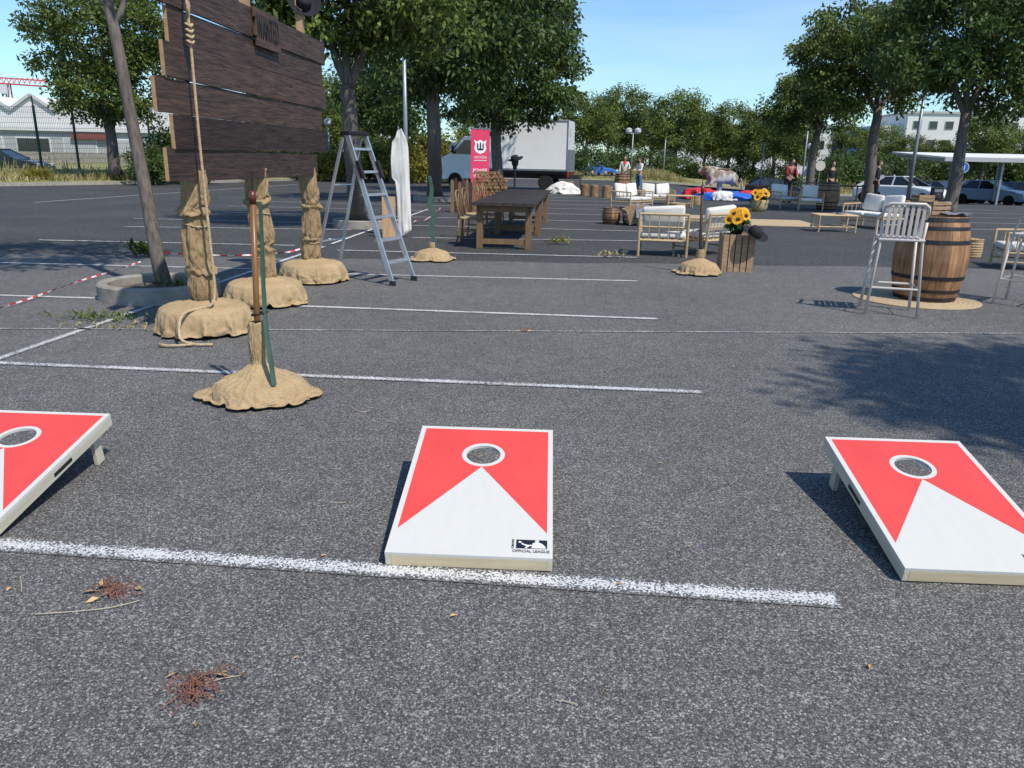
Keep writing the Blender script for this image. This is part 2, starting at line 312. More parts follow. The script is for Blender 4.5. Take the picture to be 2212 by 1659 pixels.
# ------------------------------------------------------------------ mesh builder
class MB:
    def __init__(s): s.v=[]; s.f=[]; s.mi=[]; s.cur=0; s.uv=None
    def add(s,vs,fs):
        o=len(s.v); s.v+=[tuple(v) for v in vs]; s.f+=[tuple(i+o for i in f) for f in fs]; s.mi+=[s.cur]*len(fs)
    def box(s,c,d,R=None):
        c=Vector(c); vs=[]
        for x in (-.5,.5):
            for y in (-.5,.5):
                for z in (-.5,.5):
                    v=Vector((x*d[0],y*d[1],z*d[2])); vs.append(c+(R@v if R else v))
        s.add(vs,[(0,1,3,2),(4,6,7,5),(0,4,5,1),(2,3,7,6),(0,2,6,4),(1,5,7,3)]); return s
    def beam(s,a,b,w,h,up=(0,0,1)):
        a=Vector(a); b=Vector(b); z=(b-a).normalized(); up=Vector(up)
        if abs(z.dot(up))>.98: up=Vector((0,1,0))
        x=z.cross(up).normalized(); y=x.cross(z).normalized()
        R=Matrix((x,y,z)).transposed()
        return s.box((a+b)/2,(w,h,(b-a).length),R)
    def tube(s,pts,r,n=8,closed=False):
        pts=[Vector(p) for p in pts]; k=len(pts)
        rs=r if isinstance(r,(list,tuple)) else [r]*k
        vs=[]; prev=None
        for i,p in enumerate(pts):
            if closed: d=pts[(i+1)%k]-pts[i-1]
            else: d=pts[min(i+1,k-1)]-pts[max(i-1,0)]
            d=d.normalized() if d.length>1e-9 else Vector((0,0,1))
            if prev is None:
                u=Vector((0,0,1)) if abs(d.z)<.9 else Vector((1,0,0))
                x=d.cross(u).normalized()
            else:
                x=prev-d*prev.dot(d); x=x.normalized() if x.length>1e-6 else d.orthogonal().normalized()
            prev=x; y=d.cross(x)
            for j in range(n):
                a=2*pi*j/n; vs.append(p+(x*cos(a)+y*sin(a))*rs[i])
        fs=[]
        for i in range(k if closed else k-1):
            i2=(i+1)%k
            for j in range(n):
                j2=(j+1)%n; fs.append((i*n+j,i*n+j2,i2*n+j2,i2*n+j))
        if not closed: fs+=[tuple(range(n))[::-1],tuple((k-1)*n+j for j in range(n))]
        s.add(vs,fs); return s
    def lathe(s,prof,n=24,c=(0,0,0),fn=None,cap=True,R=None):
        c=Vector(c); vs=[]
        for (r,z) in prof:
            for j in range(n):
                a=2*pi*j/n; rr=fn(r,a,z) if fn else r
                v=Vector((rr*cos(a),rr*sin(a),z)); vs.append(c+(R@v if R else v))
        fs=[]
        for i in range(len(prof)-1):
            for j in range(n):
                j2=(j+1)%n; fs.append((i*n+j,i*n+j2,(i+1)*n+j2,(i+1)*n+j))
        if cap: fs+=[tuple(range(n))[::-1],tuple((len(prof)-1)*n+j for j in range(n))]
        s.add(vs,fs); return s
    def prism(s,poly,y0,y1,f=None):
        f=f or (lambda x,y,z:(x,y,z)); n=len(poly)
        vs=[f(x,y0,z) for x,z in poly]+[f(x,y1,z) for x,z in poly]
        fs=[tuple(range(n)),tuple(range(2*n-1,n-1,-1))]+[(i,i+n,(i+1)%n+n,(i+1)%n) for i in range(n)]
        s.add(vs,fs); return s
    def ell(s,c,r,n=12,m=8,R=None):
        pr=[(sin(pi*i/m),-cos(pi*i/m)) for i in range(m+1)]
        vs=[]; c=Vector(c)
        for a,z in pr:
            a=max(a,.001)
            for j in range(n):
                t=2*pi*j/n; v=Vector((a*cos(t)*r[0],a*sin(t)*r[1],z*r[2])); vs.append(c+(R@v if R else v))
        fs=[(i*n+j,i*n+(j+1)%n,(i+1)*n+(j+1)%n,(i+1)*n+j) for i in range(m) for j in range(n)]
        s.add(vs,fs); return s
    def build(s,name,mats,parent=None,smooth=False,bevel=0,loc=None,rot=None):
        if not isinstance(mats,(list,tuple)): mats=[mats]
        me=bpy.data.meshes.new(name); me.from_pydata(s.v,[],s.f)
        for m in mats: me.materials.append(m)
        if len(mats)>1: me.polygons.foreach_set('material_index',s.mi)
        if smooth: me.polygons.foreach_set('use_smooth',[True]*len(s.f))
        if s.uv:
            l=me.uv_layers.new(name='UVMap')
            for p in me.polygons:
                for li in p.loop_indices: l.data[li].uv=s.uv[me.loops[li].vertex_index]
        me.update()
        o=bpy.data.objects.new(name,me); C.objects.link(o); o.parent=parent
        if loc is not None: o.location=loc
        if rot is not None: o.rotation_euler=rot
        if bevel:
            b=o.modifiers.new('b','BEVEL'); b.width=bevel; b.segments=2; b.limit_method='ANGLE'
        return o
def tag(o,label,cat,group=None,kind=None):
    if label: o['label']=label
    if cat: o['category']=cat
    if group: o['group']=group
    if kind: o['kind']=kind
    return o
def struct(o): o['kind']='structure'; return o
def thing(name,label,cat,loc=(0,0,0),rz=0,group=None):
    o=bpy.data.objects.new(name,None); C.objects.link(o); o.empty_display_size=.1
    o.location=loc; o.rotation_euler=(0,0,rz); return tag(o,label,cat,group)
def dup(root,loc,rz,label=None,scale=None,group=None):
    def cpy(o,par):
        c=o.copy(); C.objects.link(c); c.parent=par
        for ch in list(o.children): cpy(ch,c)
        return c
    r=cpy(root,None); r.location=loc; r.rotation_euler=(0,0,rz)
    if label: r['label']=label
    if group: r['group']=group
    if scale: r.scale=scale if isinstance(scale,(tuple,list)) else (scale,)*3
    return r
def text(name,body,size,mat,parent,Mx,ext=.0006,sx=1,align='CENTER'):
    cu=bpy.data.curves.new(name,'FONT'); cu.body=body; cu.size=size; cu.extrude=ext; cu.align_x=align; cu.align_y='CENTER'
    o=bpy.data.objects.new(name,cu); C.objects.link(o)
    me=bpy.data.meshes.new_from_object(o.evaluated_get(bpy.context.evaluated_depsgraph_get()))
    bpy.data.objects.remove(o); me.materials.clear(); me.materials.append(mat)
    o=bpy.data.objects.new(name,me); C.objects.link(o); o.parent=parent
    o.matrix_basis=Mx@Matrix.Diagonal((sx,1,1,1)); return o
def skin_mesh(nodes,edges,root=0,sub=1):
    me=bpy.data.meshes.new('t'); me.from_pydata([n[0] for n in nodes],edges,[])
    o=bpy.data.objects.new('t',me); C.objects.link(o)
    md=o.modifiers.new('s','SKIN'); md.use_smooth_shade=True
    for i,n in enumerate(nodes):
        r=n[1]; me.skin_vertices[0].data[i].radius=r if isinstance(r,tuple) else (r,r)
    me.skin_vertices[0].data[root].use_root=True
    u=o.modifiers.new('u','SUBSURF'); u.levels=sub
    m2=bpy.data.meshes.new_from_object(o.evaluated_get(bpy.context.evaluated_depsgraph_get()))
    bpy.data.objects.remove(o); return m2
def meshobj(name,me,mat,parent,loc=None,rz=0,sub=False):
    me.materials.clear(); me.materials.append(mat)
    o=bpy.data.objects.new(name,me); C.objects.link(o); o.parent=parent
    if loc is not None: o.location=loc; o.rotation_euler=(0,0,rz)
    if sub:
        s_=o.modifiers.new('s','SUBSURF'); s_.levels=1; s_.render_levels=1
        so_=o.modifiers.new('t','SOLIDIFY'); so_.thickness=.004
    return o
def join_mb(me,mb):
    vs=[tuple(v.co) for v in me.vertices]+list(mb.v); k=len(me.vertices)
    fs=[tuple(p.vertices) for p in me.polygons]+[tuple(i+k for i in f) for f in mb.f]
    m=bpy.data.meshes.new('j'); m.from_pydata(vs,[],fs); m.polygons.foreach_set('use_smooth',[True]*len(fs)); m.update(); return m
def bez(a,b,c,n=8):
    a,b,c=Vector(a),Vector(b),Vector(c)
    return [a*(1-t)**2+b*2*t*(1-t)+c*t*t for t in [i/n for i in range(n+1)]]
# ------------------------------------------------------------------ camera, light, world
cam=bpy.data.cameras.new('camera'); co=bpy.data.objects.new('camera',cam); C.objects.link(co)
cam.sensor_width=36; cam.sensor_fit='HORIZONTAL'; cam.lens=36*F/2212; cam.clip_end=2000; cam.clip_start=.05
co.matrix_world=Matrix.Translation((0,0,H))@Matrix.Rotation(pi/2-PT,4,'X')@Matrix.Rotation(ROLL,4,'Z')
SC.camera=co
SEL=math.radians(53); SAZ=math.radians(139)
sd=Vector((sin(SAZ)*cos(SEL),cos(SAZ)*cos(SEL),sin(SEL)))
sl=bpy.data.lights.new('sun','SUN'); sl.energy=4.7; sl.angle=math.radians(.8); sl.color=(1,.94,.845)
so=bpy.data.objects.new('sun',sl); C.objects.link(so); so.rotation_euler=sd.to_track_quat('Z','Y').to_euler()
SC.view_settings.view_transform='Standard'; SC.view_settings.look='None'; SC.view_settings.exposure=0
w=bpy.data.worlds.new('World'); SC.world=w; w.use_nodes=True; t=NT(w.node_tree)
bg=w.node_tree.nodes['Background']
sky=t.n('ShaderNodeTexSky',sky_type='NISHITA'); sky.sun_disc=False; sky.sun_elevation=SEL; sky.sun_rotation=SAZ; sky.ozone_density=1.6; sky.air_density=1.0; sky.dust_density=.3
tc=t.n('ShaderNodeTexCoord').outputs['Generated']
mp=t.n('ShaderNodeMapping',{0:tc,3:(1.2,1.2,7)}).outputs[0]
nz=t.n('ShaderNodeTexNoise',{'Vector':mp,'Scale':1.8,'Detail':7,'Roughness':.55}).outputs[0]
k=t.ramp(nz,[(.45,0.0),(.8,.42)])
z=t.n('ShaderNodeSeparateXYZ',{0:tc}).outputs[2]
lo=t.ramp(z,[(0.0,1.0),(.12,1.0),(.30,.1)])
k=t.m('MULTIPLY',k,lo)
skc=t.mix(1.0,sky.outputs[0],(.84,1.12,1.33,1),'MULTIPLY')
t.nt.links.new(t.mix(k,skc,(7.8,8.1,8.4,1)),bg.inputs[0]); bg.inputs[1].default_value=.13
# ------------------------------------------------------------------ ground
xs=[-500,-250,-120,-80]+list(range(-60,72,4))+[90,130,250,500]; ys=[-60,-30]+list(range(-12,84,4))+[100,140,250,500,900]
b=MB(); nx=len(xs)
b.add([(x,y,zf(x,y)) for y in ys for x in xs],[(j*nx+i,j*nx+i+1,(j+1)*nx+i+1,(j+1)*nx+i) for j in range(len(ys)-1) for i in range(nx-1)])
struct(b.build('ground',M['far']))
b=MB()
edge=[(30-i*.5,12.3-.019*i+.12*noise.noise((i*.35,2,0))) for i in range(101)]
b.add([(-20,-8,.004),(30,-8,.004)]+[(x,y,.004) for x,y in edge],[tuple(range(103))])
struct(b.build('parking_lane',M['near']))
def line(a,c,wd,mat,name='painted_line',z=.008):
    a=Vector(a); c=Vector(c); d=(c-a).normalized(); s=Vector((-d.y,d.x,0))*wd/2
    n=max(1,int((c-a).length/.5)); b=MB(); vs=[];uv=[]
    for i in range(n+1):
        p=a.lerp(c,i/n); k=i/n
        wob=.004*sin(i*2.1)
        for sg,v in ((-1,0),(1,1)):
            q=p+s*sg*(1+wob); vs.append((q.x,q.y,zf(q.x,q.y)+z)); uv.append((k,v))
    b.add(vs,[(2*i,2*i+2,2*i+3,2*i+1) for i in range(n)]); b.uv=uv
    return struct(b.build(name,mat))
line(G(-150,1168),G(1815,1300),.108,M['pnear']); line(G(-200,777),G(1522,849),.09,M['pnear']); line(G(470,656),G(1422,690),.085,M['pmid'])
line(G(-100,636),G(300,648),.085,M['pmid']); line(G(640,590),G(1379,608),.085,M['pmid']); line(G(-100,566),G(560,582),.08,M['pmid'])
line(G(-60,711),G(2300,722),.05,M['pfaint'])
line(G(-60,796),G(560,581),.09,M['pnear']); line(G(560,581),G(700,533),.09,M['pmid']); line(G(715,528),G(925,452),.09,M['pfar'])
line(G(725,541),G(1381,557),.085,M['pfar']); line(G(82,519),G(640,531),.085,M['pfar']); line(G(268,490),G(760,497),.085,M['pfar']); line(G(890,514),G(1381,521),.085,M['pfar'])
for k in range(13):
    Y=17.0+2.45*k; xm=-2.6+.066*(Y-17)
    line((xm-5.9,Y+.35,0),(xm+5.3,Y-.35,0),.085,M['pfar'])
for k in range(8):
    Y=14.2+2.45*k; line((9.6+.066*Y,Y,0),(15.5+.066*Y,Y-.4,0),.085,M['pfar'])
line((-13.5,22,0),(-11,40,0),.1,M['pfar'])
# ------------------------------------------------------------------ cornhole boards
def cornhole(label,fc):
    r=thing('cornhole_board',label,'cornhole board',(fc[0],fc[1],.009),-.04,'cornhole boards')
    T=math.asin((.225-.057)/.9); rot=(T,0,0); fh=.046; th=.012; w=.3; L=.9; hc=(0,.67); hr=.0735
    b=MB(); b.box((0,.01,fh/2),(2*w-.04,.02,fh)); b.build('front_board',M['cornwood'],r,rot=rot,bevel=.002)
    b=MB(); b.box((0,L-.01,fh/2),(2*w-.04,.02,fh)); b.build('back_board',M['cornwood'],r,rot=rot,bevel=.002)
    for sgn in (-1,1):
        b=MB(); b.box((sgn*(w-.01),L/2,fh/2),(.02,L,fh)); sb=b.build('side_board',M['cornside'],r,rot=rot,bevel=.002)
        b=MB(); b.beam((sgn*(w+.0005),.43,fh*.52),(sgn*(w+.0005),.56,fh*.52),.003,.016,(0,0,1)); b.build('handle_slot',M['black'],sb)
    angs=sorted([2*pi*i/88 for i in range(88)]+[math.atan2(yy-hc[1],xx)%(2*pi) for xx in (-w,w) for yy in (0,L)])
    n=len(angs); vi=[];vo=[]
    for a in angs:
        ca,sa=cos(a),sin(a); vi.append((hr*ca,hc[1]+hr*sa))
        ts=[]
        if abs(ca)>1e-9: ts.append((w if ca>0 else -w)/ca)
        if abs(sa)>1e-9: ts.append(((L-hc[1]) if sa>0 else -hc[1])/sa)
        tt=min(x for x in ts if x>0); vo.append((tt*ca,hc[1]+tt*sa))
    b=MB(); z0,z1=fh+.0005,fh+th
    vs=[(x,y,z1) for x,y in vi]+[(x,y,z1) for x,y in vo]+[(x,y,z0) for x,y in vi]+[(x,y,z0) for x,y in vo]
    fs=[]
    for i in range(n):
        j=(i+1)%n; fs+=[(i,n+i,n+j,j),(2*n+j,3*n+j,3*n+i,2*n+i),(j,2*n+j,2*n+i,i),(n+i,3*n+i,3*n+j,n+j)]
    b.add(vs,fs); b.build('top_panel',M['print'],r,rot=rot)
    for sgn in (-1,1):
        b=MB(); b.beam((sgn*.255,.815,0),(sgn*.255,.785,.172),.022,.055,(0,1,0)); b.build('leg',M['cornside'],r,bevel=.003)
    zt=z1+.0012
    b=MB(); b.box((.224,.074,zt),(.112,.048,.0012)); lg=b.build('league_logo',M['navy'],r,rot=rot)
    b=MB(); z3=zt+.0016
    b.add([(x,y,z3) for x,y in ((.206,.0505),(.214,.060),(.228,.064),(.226,.069),(.210,.068),(.196,.073),(.190,.079),(.185,.076),(.190,.069),(.206,.061),(.198,.0505))],[tuple(range(11))])
    b.add([(x,y,z3) for x,y in ((.222,.0505),(.228,.064),(.226,.076),(.236,.083),(.250,.083),(.262,.076),(.272,.063),(.276,.0505))],[tuple(range(8))])
    b.add([(.243+.0075*cos(a*pi/6),.0895+.0065*sin(a*pi/6),z3) for a in range(12)],[tuple(range(12))])
    b.add([(.181+.006*cos(a*pi/4),.083+.005*sin(a*pi/4),z3) for a in range(8)],[tuple(range(8))]); o=b.build('player_figure',M['white'],lg); o['kind']='stuff'
    text('league_text','OFFICIAL LEAGUE',.0195,M['navy'],r,Matrix.Rotation(T,4,'X')@Matrix.Translation((.222,.034,z1+.0012)),sx=.86)
    text('side_text','CORN-HOLE',.0115,M['navy'],r,Matrix.Rotation(T,4,'X')@Matrix.Translation((.156,.074,z1+.0012))@Matrix.Rotation(pi/2,4,'Z'),sx=.8)
    return r
ch=cornhole('red and white cornhole board in the middle, whole in view, with league logo',(-.143,2.463))
dup(ch,(1.697,2.423,.009),-.04,'red and white cornhole board cut by the right edge, nearest the tree shade')
dup(ch,(-2.225,2.567,.009),-.04,'red and white cornhole board cut by the left edge, beside the green strip stand')
# ------------------------------------------------------------------ burlap things
def refine(prof,k=6):
    o=[]
    n=len(prof)
    for i in range(n-1):
        p0=prof[max(i-1,0)];p1=prof[i];p2=prof[i+1];p3=prof[min(i+2,n-1)]
        for j in range(k):
            t=j/k; o.append(tuple(.5*((2*p1[q])+(-p0[q]+p2[q])*t+(2*p0[q]-5*p1[q]+4*p2[q]-p3[q])*t*t+(-p0[q]+3*p1[q]-3*p2[q]+p3[q])*t**3) for q in (0,1)))
    o.append(prof[-1]); return o
def ridge(q): return (1-abs(noise.noise(q)))**4
def crumple(prof,seed,amp,f=1.6,g=4,n=110,k=7,c=(0,0,0)):
    b=MB(); rnd=random.Random(seed); of=Vector((rnd.random()*50,rnd.random()*50,rnd.random()*50))
    pr=refine(prof,k)
    def fn(r,a,z):
        q=Vector((cos(a)*f,sin(a)*f,z*g))+of
        v=ridge(q)*1.1-.45+.3*ridge(q*2.1)-.1+.35*noise.noise(q*.7)
        return max(.004,r*(1+amp*v))
    b.lathe(pr,n,c,fn)
    b.v=[(x,y,max(.006,z+.03*noise.noise(Vector((x*6,y*6,z*5))+of)*min(1,max(0,(z-.01)/.08)))) for x,y,z in b.v]
    return b
def gstand(label,px,py,kind,seed):
    p=G(px,py); r=thing('burlap_stand',label,'pole stand',p,0,'pole stands weighted with burlap')
    Y=p.y; R=lambda x,y:D(x,y,Y)-p
    if kind==0: pa,pb=R(556,712),R(546,440); pt=R(545,412); tip=R(544,372)
    elif kind==2: pa,pb=R(1512,560),R(1517,420); pt=R(1518,400); tip=R(1518,388)
    else: pa=R(934,545); pb=None
    d=(pb-pa)/(pb.z-pa.z) if pb else Vector((0,0,1)); foot=pa-d*(pa.z-.03); cx=foot.x+d.x*.2
    meshobj('burlap_cover',(SACK_NEAR,SACK_HEAP,SACK_HEAP2)[kind],M['burlap'],r,(cx,foot.y,.008),(2.2,.6,1.5)[kind],True)
    if pb:
        b=MB(); b.tube([foot,pb],.0175 if kind==0 else .02,12); b.build('pole',M['pole'] if kind==0 else M['plank'],r,smooth=True)
        b=MB(); b.tube([pb,pt],[.0205,.018] if kind==0 else [.023,.021],12); b.build('pole_sleeve',pm('sleeve_brown',(.13,.035,.02),rough=.3),r,smooth=True)
        b=MB(); b.tube([pt,tip],[.007,.003],8); b.build('tip',M['black'],r)
    if kind in (0,1):
        key=[R(592,832),R(585,780),R(576,720),R(570,640),R(567,560),R(564,480),R(561,436)] if kind==0 else [R(934,548),R(940,525),R(930,500),R(937,470),R(929,440),R(933,410),R(928,380)]
        if kind==0: # keep the foot of the strip outside the sack, its upper part just beside the pole
            key=[D(592,832,Y-.17)-p,D(585,780,Y-.12)-p,D(576,720,Y-.06)-p,D(570,640,Y)-p,D(567,560,Y+.02)-p,D(564,480,Y+.03)-p,D(561,436,Y+.03)-p]
        xz=refine([(q.x,q.z) for q in key],5); yy=refine([(q.y,0) for q in key],5); b=MB(); vs=[]; n_=len(xz)
        for i,((x,z),(y,_)) in enumerate(zip(xz,yy)):
            t=i/(n_-1); th=.0115-.0045*t if kind==0 else .020+.022*sin(t*pi)**2
            y0=y-.012 if kind==0 else -.02
            vs+=[(x-th,y0,z),(x+th,y0,z),(x+th,y0+.025,z),(x-th,y0+.025,z)]
        fs=[(4*i+j,4*i+(j+1)%4,4*i+4+(j+1)%4,4*i+4+j) for i in range(n_-1) for j in range(4)]+[(3,2,1,0),(4*n_-4,4*n_-3,4*n_-2,4*n_-1)]
        b.add(vs,fs); b.build('green_strip',M['green'],r)
    if kind==0:
        q=foot+d*.5; b=MB(); b.tube([(q.x+.018+.046*cos(a),q.y-.005+.045*sin(a),.52+.01*cos(a)) for a in [i*pi/6 for i in range(12)]],.006,6,True); b.build('cable_tie',M['black'],r)
    return r
gstand('tall pole and thin green strip in the burlap mound nearest the camera',566,858,0,3)
gstand('green wavy strip in a small burlap heap beside the stepladder and dark table',930,562,1,5)
gstand('dark brown pole in a burlap heap beside the slatted crate of sunflowers',1508,592,2,9)
# ------------------------------------------------------------------ wanted plank board
PX=lambda Y:-2.90+.07*Y
def hp(px,py,off=0):
    d=ray(px,py)
    t=(-2.90+off)/(d.x-.07*d.y); return d.y*t, H+d.z*t
post=[G(435,715),G(565,655),G(672,607)]
base=post[1].copy(); r=thing('plank_signboard','large dark plank board on three burlap wrapped posts with a wanted panel','signboard',base)
inv=-base
pdef=[(314,-6,64,700,97,147),(369,76,143,697,147,192),(357,144,206,703,192,238),(343,207,269,697,238,284),(376,271,335,706,284,331),(366,337,389,687,331,378)]
Ls=[hp(p[0],(p[1]+p[2])/2)[0] for p in pdef]; Rs=[hp(p[3],(p[4]+p[5])/2)[0] for p in pdef]
zT,zB=2.665,1.205
rj=random.Random(3)
for i in range(6):
    b=MB(); yl=Ls[i]; yr=Rs[i]; off=.007*(-1)**i
    hgt=(zT-zB)/6; z0=zT-hgt*i; z1=z0-hgt; tl=rj.uniform(-.010,.010)
    n=14; vs=[]
    for j in range(n+1):
        y=yl+(yr-yl)*j/n; tt=j/n-.5
        top_=z0-.003+tl*tt*2+.006*noise.noise((y*1.6,i*3.1,0)); bot_=z1+.003+tl*tt*2+.006*noise.noise((y*1.6,i*3.1+9,0)); wv=.006*noise.noise((y*1.1,i*5.3,4))
        for dx in (0,-.028):
            vs+=[Vector((PX(y)+off+wv+dx,y,top_))+inv,Vector((PX(y)+off+wv+dx,y,bot_))+inv]
    fs=[]
    for j in range(n):
        a=4*j; c=a+4; fs+=[(a,a+1,c+1,c),(a+2,c+2,c+3,a+3),(a,c,c+2,a+2),(a+1,a+3,c+3,c+1)]
    b.add(vs,fs); b.cur=1; b.f+=[(0,2,3,1),(4*n,4*n+1,4*n+3,4*n+2)]; b.mi+=[1,1]
    pl=b.build('plank',[M['plank'],M['cutend']],r)
    for yy in [post[q].y for q in range(3)]:
        if yl+.1<yy<yr-.05:
            for zz in (z0-.06,z1+.06):
                b=MB(); b.lathe([(.006,0),(.005,.003)],8); o=b.build('screw_head',M['black'],pl,loc=Vector((PX(yy)+off+.005,yy,zz))+inv,rot=(0,pi/2,0))
for i,p in enumerate(post):
    q=Vector((PX(p.y)-.09,p.y,0))+inv; q.z=0
    top=(2.62,3.0,2.95)[i]
    b=MB(); b.box((q.x,q.y,.1+top/2),(.07,.09,top)); b.build('post',M['rawwood'],r)
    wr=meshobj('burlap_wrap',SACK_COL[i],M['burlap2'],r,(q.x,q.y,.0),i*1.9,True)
    b=MB()
    for zz in (.46,.87): b.tube([(.098*cos(a),.098*sin(a),zz+.012*sin(a*2+i)) for a in [j*pi/8 for j in range(16)]],.006,6,True)
    rt=b.build('rope_tie',M['rope'],wr,smooth=True); rt['kind']='stuff'
    meshobj('burlap_base',SACK_TYRE[i],M['burlap'],r,(q.x,q.y,.008),i*2.3,True)
ya,za=hp(548,14,.03); yb,zb=hp(605,112,.03); y_,z_=hp(548,95,.03)
yc=(ya+yb)/2; zc=(za+z_)/2
tang=Vector((.07,1,0)).normalized(); nrm=Vector((1,-.07,0)).normalized()
pc=Vector((PX(yc)+.026,yc,zc))+inv; hw=(yb-ya)/2; hh=(za-z_)/2
Rm=Matrix((nrm,tang,Vector((0,0,1)))).transposed()
b=MB()
for k in range(4): b.box(pc+Vector((0,0,-hh+hh*2*(k+.5)/4))+tang*(.02*(-1)**k),(.02,hw*2,hh/2+.001*k),Rm)
wp=b.build('wanted_panel',M['panelwood'],r)
Mt=Matrix.Translation(pc+nrm*.013)@Matrix((tang,Vector((0,0,1)),nrm)).transposed().to_4x4()
lt=text('letters','WANTED',.30,M['black'],wp,Matrix.Identity(4),.003)
wd=max(v.co.x for v in lt.data.vertices)-min(v.co.x for v in lt.data.vertices)
lt.matrix_basis=Mt@Matrix.Diagonal((1.8*hw/wd,1.35*hh/.22,1,1))
# rope
ryz=hp(432,380,.05); ry=ryz[0]; rx=PX(ry)+.07
rp=[Vector((rx,ry,2.75)),Vector((rx,ry,2.2)),Vector((rx,ry,1.5)),Vector((rx+.006,ry+.01,.9)),Vector((rx+.02,ry-.01,.42)),Vector((rx+.005,ry-.06,.27)),Vector((rx-.09,ry-.10,.24)),Vector((rx-.15,ry-.27,.215)),Vector((rx-.13,ry-.39,.07)),Vector((rx-.02,ry-.41,.026)),Vector((rx+.12,ry-.40,.024))]
rp2=refine([(p.x,p.y) for p in rp],6); rz2=refine([(p.z,0) for p in rp],6)
b=MB(); b.tube([(p[0],p[1],max(.022,q[0])) for p,q in zip(rp2,rz2)],.011,8)
k0=hp(425,75,.06)
for i in range(4):
    zz=k0[1]-.07+.038*i; b.tube([(rx+.022*cos(a),ry+.026*sin(a),zz+.008*sin(a*2)) for a in [j*pi/5 for j in range(10)]],.011,6,True)
b.tube([(rx,ry-.01,k0[1]+.10),(rx+.01,ry-.035,k0[1]+.18),(rx,ry-.015,k0[1]+.28),(rx,ry+.03,k0[1]+.18),(rx,ry+.01,k0[1]+.10)],.0105,8)
b.tube([(rx-.02,ry-.41,.026),(rx-.10,ry-.45,.024),(rx-.2,ry-.47,.023),(rx-.27,ry-.44,.023)],[.010,.010,.011,.018],8)
tag(b.build('rope',M['rope'],None,smooth=True),'thick hemp rope with a hangman style knot hanging before the plank board','rope')
# hats
def hatmesh(root,s=1):
    b=MB(); n=36
    def brim(r,a,z): return r*(1+.12*abs(cos(a)))
    pr=[(.0,.003),(.09,.0),(.15,.004),(.19,.022),(.195,.026),(.185,.026),(.15,.012),(.1,.01)]
    b.lathe([(r_*s,z_*s) for r_,z_ in pr],n,fn=lambda r,a,z:brim(r,a,z))
    b.v=[(x,y,z+ (.35*max(0,abs(x)-.1*s)**1.2 if abs(x)>.1*s else 0)) for x,y,z in b.v]
    b.build('brim',M['felt'],root,smooth=True)
    b=MB(); b.lathe([(.098*s,.008*s),(.097*s,.05*s),(.088*s,.1*s),(.07*s,.125*s),(.04*s,.12*s),(.01*s,.105*s)],n,fn=lambda r,a,z:r*(1+.18*abs(sin(a)))); b.build('hat_crown',M['felt'],root,smooth=True)
    b=MB(); b.lathe([(.1*s,.012*s),(.1*s,.035*s)],n,fn=lambda r,a,z:r*(1+.18*abs(sin(a)))); b.build('hat_band',M['black'],root)
hat=thing('cowboy_hat','black cowboy hat hung at the top of the plank board post','hat',D(655,6,9.05),.3); hatmesh(hat,.85); hat.rotation_euler=(1.1,.2,.4)
# ------------------------------------------------------------------ stepladder
A=G(853,617); B=G(890,608); ab=(B-A).normalized(); fd=Vector((ab.y,-ab.x,0))
r=thing('stepladder','silver aluminium stepladder standing open beside the plank board','ladder',(A+B)/2-fd*.5,math.atan2(fd.y,fd.x))
hw=.21
for s in (-1,1):
    b=MB(); b.beam((.5,s*(hw+.02),.02),(-.10,s*(hw-.04),1.66),.022,.06,(1,0,0)); fr=b.build('front_rail',M['alu'],r,bevel=.003)
    b=MB(); b.box((.5,s*(hw+.02),.03),(.075,.03,.06)); b.build('rubber_foot',M['plastic'],fr)
    b=MB(); b.beam((-.62,s*(hw+.03),.02),(-.16,s*(hw-.04),1.62),.02,.035,(1,0,0)); rr=b.build('rear_rail',M['alu'],r,bevel=.003)
    b=MB(); b.box((-.62,s*(hw+.03),.025),(.05,.03,.05)); b.build('rubber_foot',M['plastic'],rr)
    b=MB(); b.box((.08,s*(hw-.02),1.28),(.05,.045,.2),Matrix.Rotation(-.35,3,'Y')); b.build('grip',M['black'],r,bevel=.008)
for i in range(6):
    z=.25*(i+1); t=z/1.66; x=.5-.6*t; ww=2*(hw+.02-.06*t)-.024
    b=MB(); b.box((x-.02,0,z),(.095,ww,.028)); b.build('step',M['alu'],r,bevel=.004)
for z in (.45,1.1):
    t=z/1.62; x=-.62+.46*t; b=MB(); b.beam((x,-(hw+.03-.07*t)+.01,z),(x,(hw+.03-.07*t)-.01,z),.03,.014); b.build('rear_brace',M['alu'],r)
b=MB(); b.box((-.12,0,1.67),(.13,2*hw-.04,.045)); b.build('top_cap',M['black'],r,bevel=.012)
# ------------------------------------------------------------------ white cloth panel
p=G(866,512); r=thing('cloth_panel','tall white cloth hanging on a thin stand right of the stepladder','cloth',p,.0)
Y=p.y; Lf=[(858,284),(854,298),(847,308),(844,345),(846,385),(854,394),(857,430),(859,470),(860,498),(868,512)]; Rt=[(868,278),(872,290),(878,302),(882,320),(884,360),(885,400),(887,440),(888,480),(889,499),(876,508)]
def lerpl(L,t):
    i=min(len(L)-2,int(t*(len(L)-1))); f=t*(len(L)-1)-i; return (L[i][0]*(1-f)+L[i+1][0]*f,L[i][1]*(1-f)+L[i+1][1]*f)
b=MB(); NI,NJ=40,12; vs=[]
for i in range(NI+1):
    l=lerpl(Lf,i/NI); q=lerpl(Rt,i/NI)
    for j in range(NJ+1):
        f=j/NJ; e=D(l[0]*(1-f)+q[0]*f,l[1]*(1-f)+q[1]*f,Y)-p
        vs.append((e.x,.025*sin(f*5+i*.06)*(.5+.5*i/NI)+.02*noise.noise((f*6,i*.15,1)),e.z+.012))
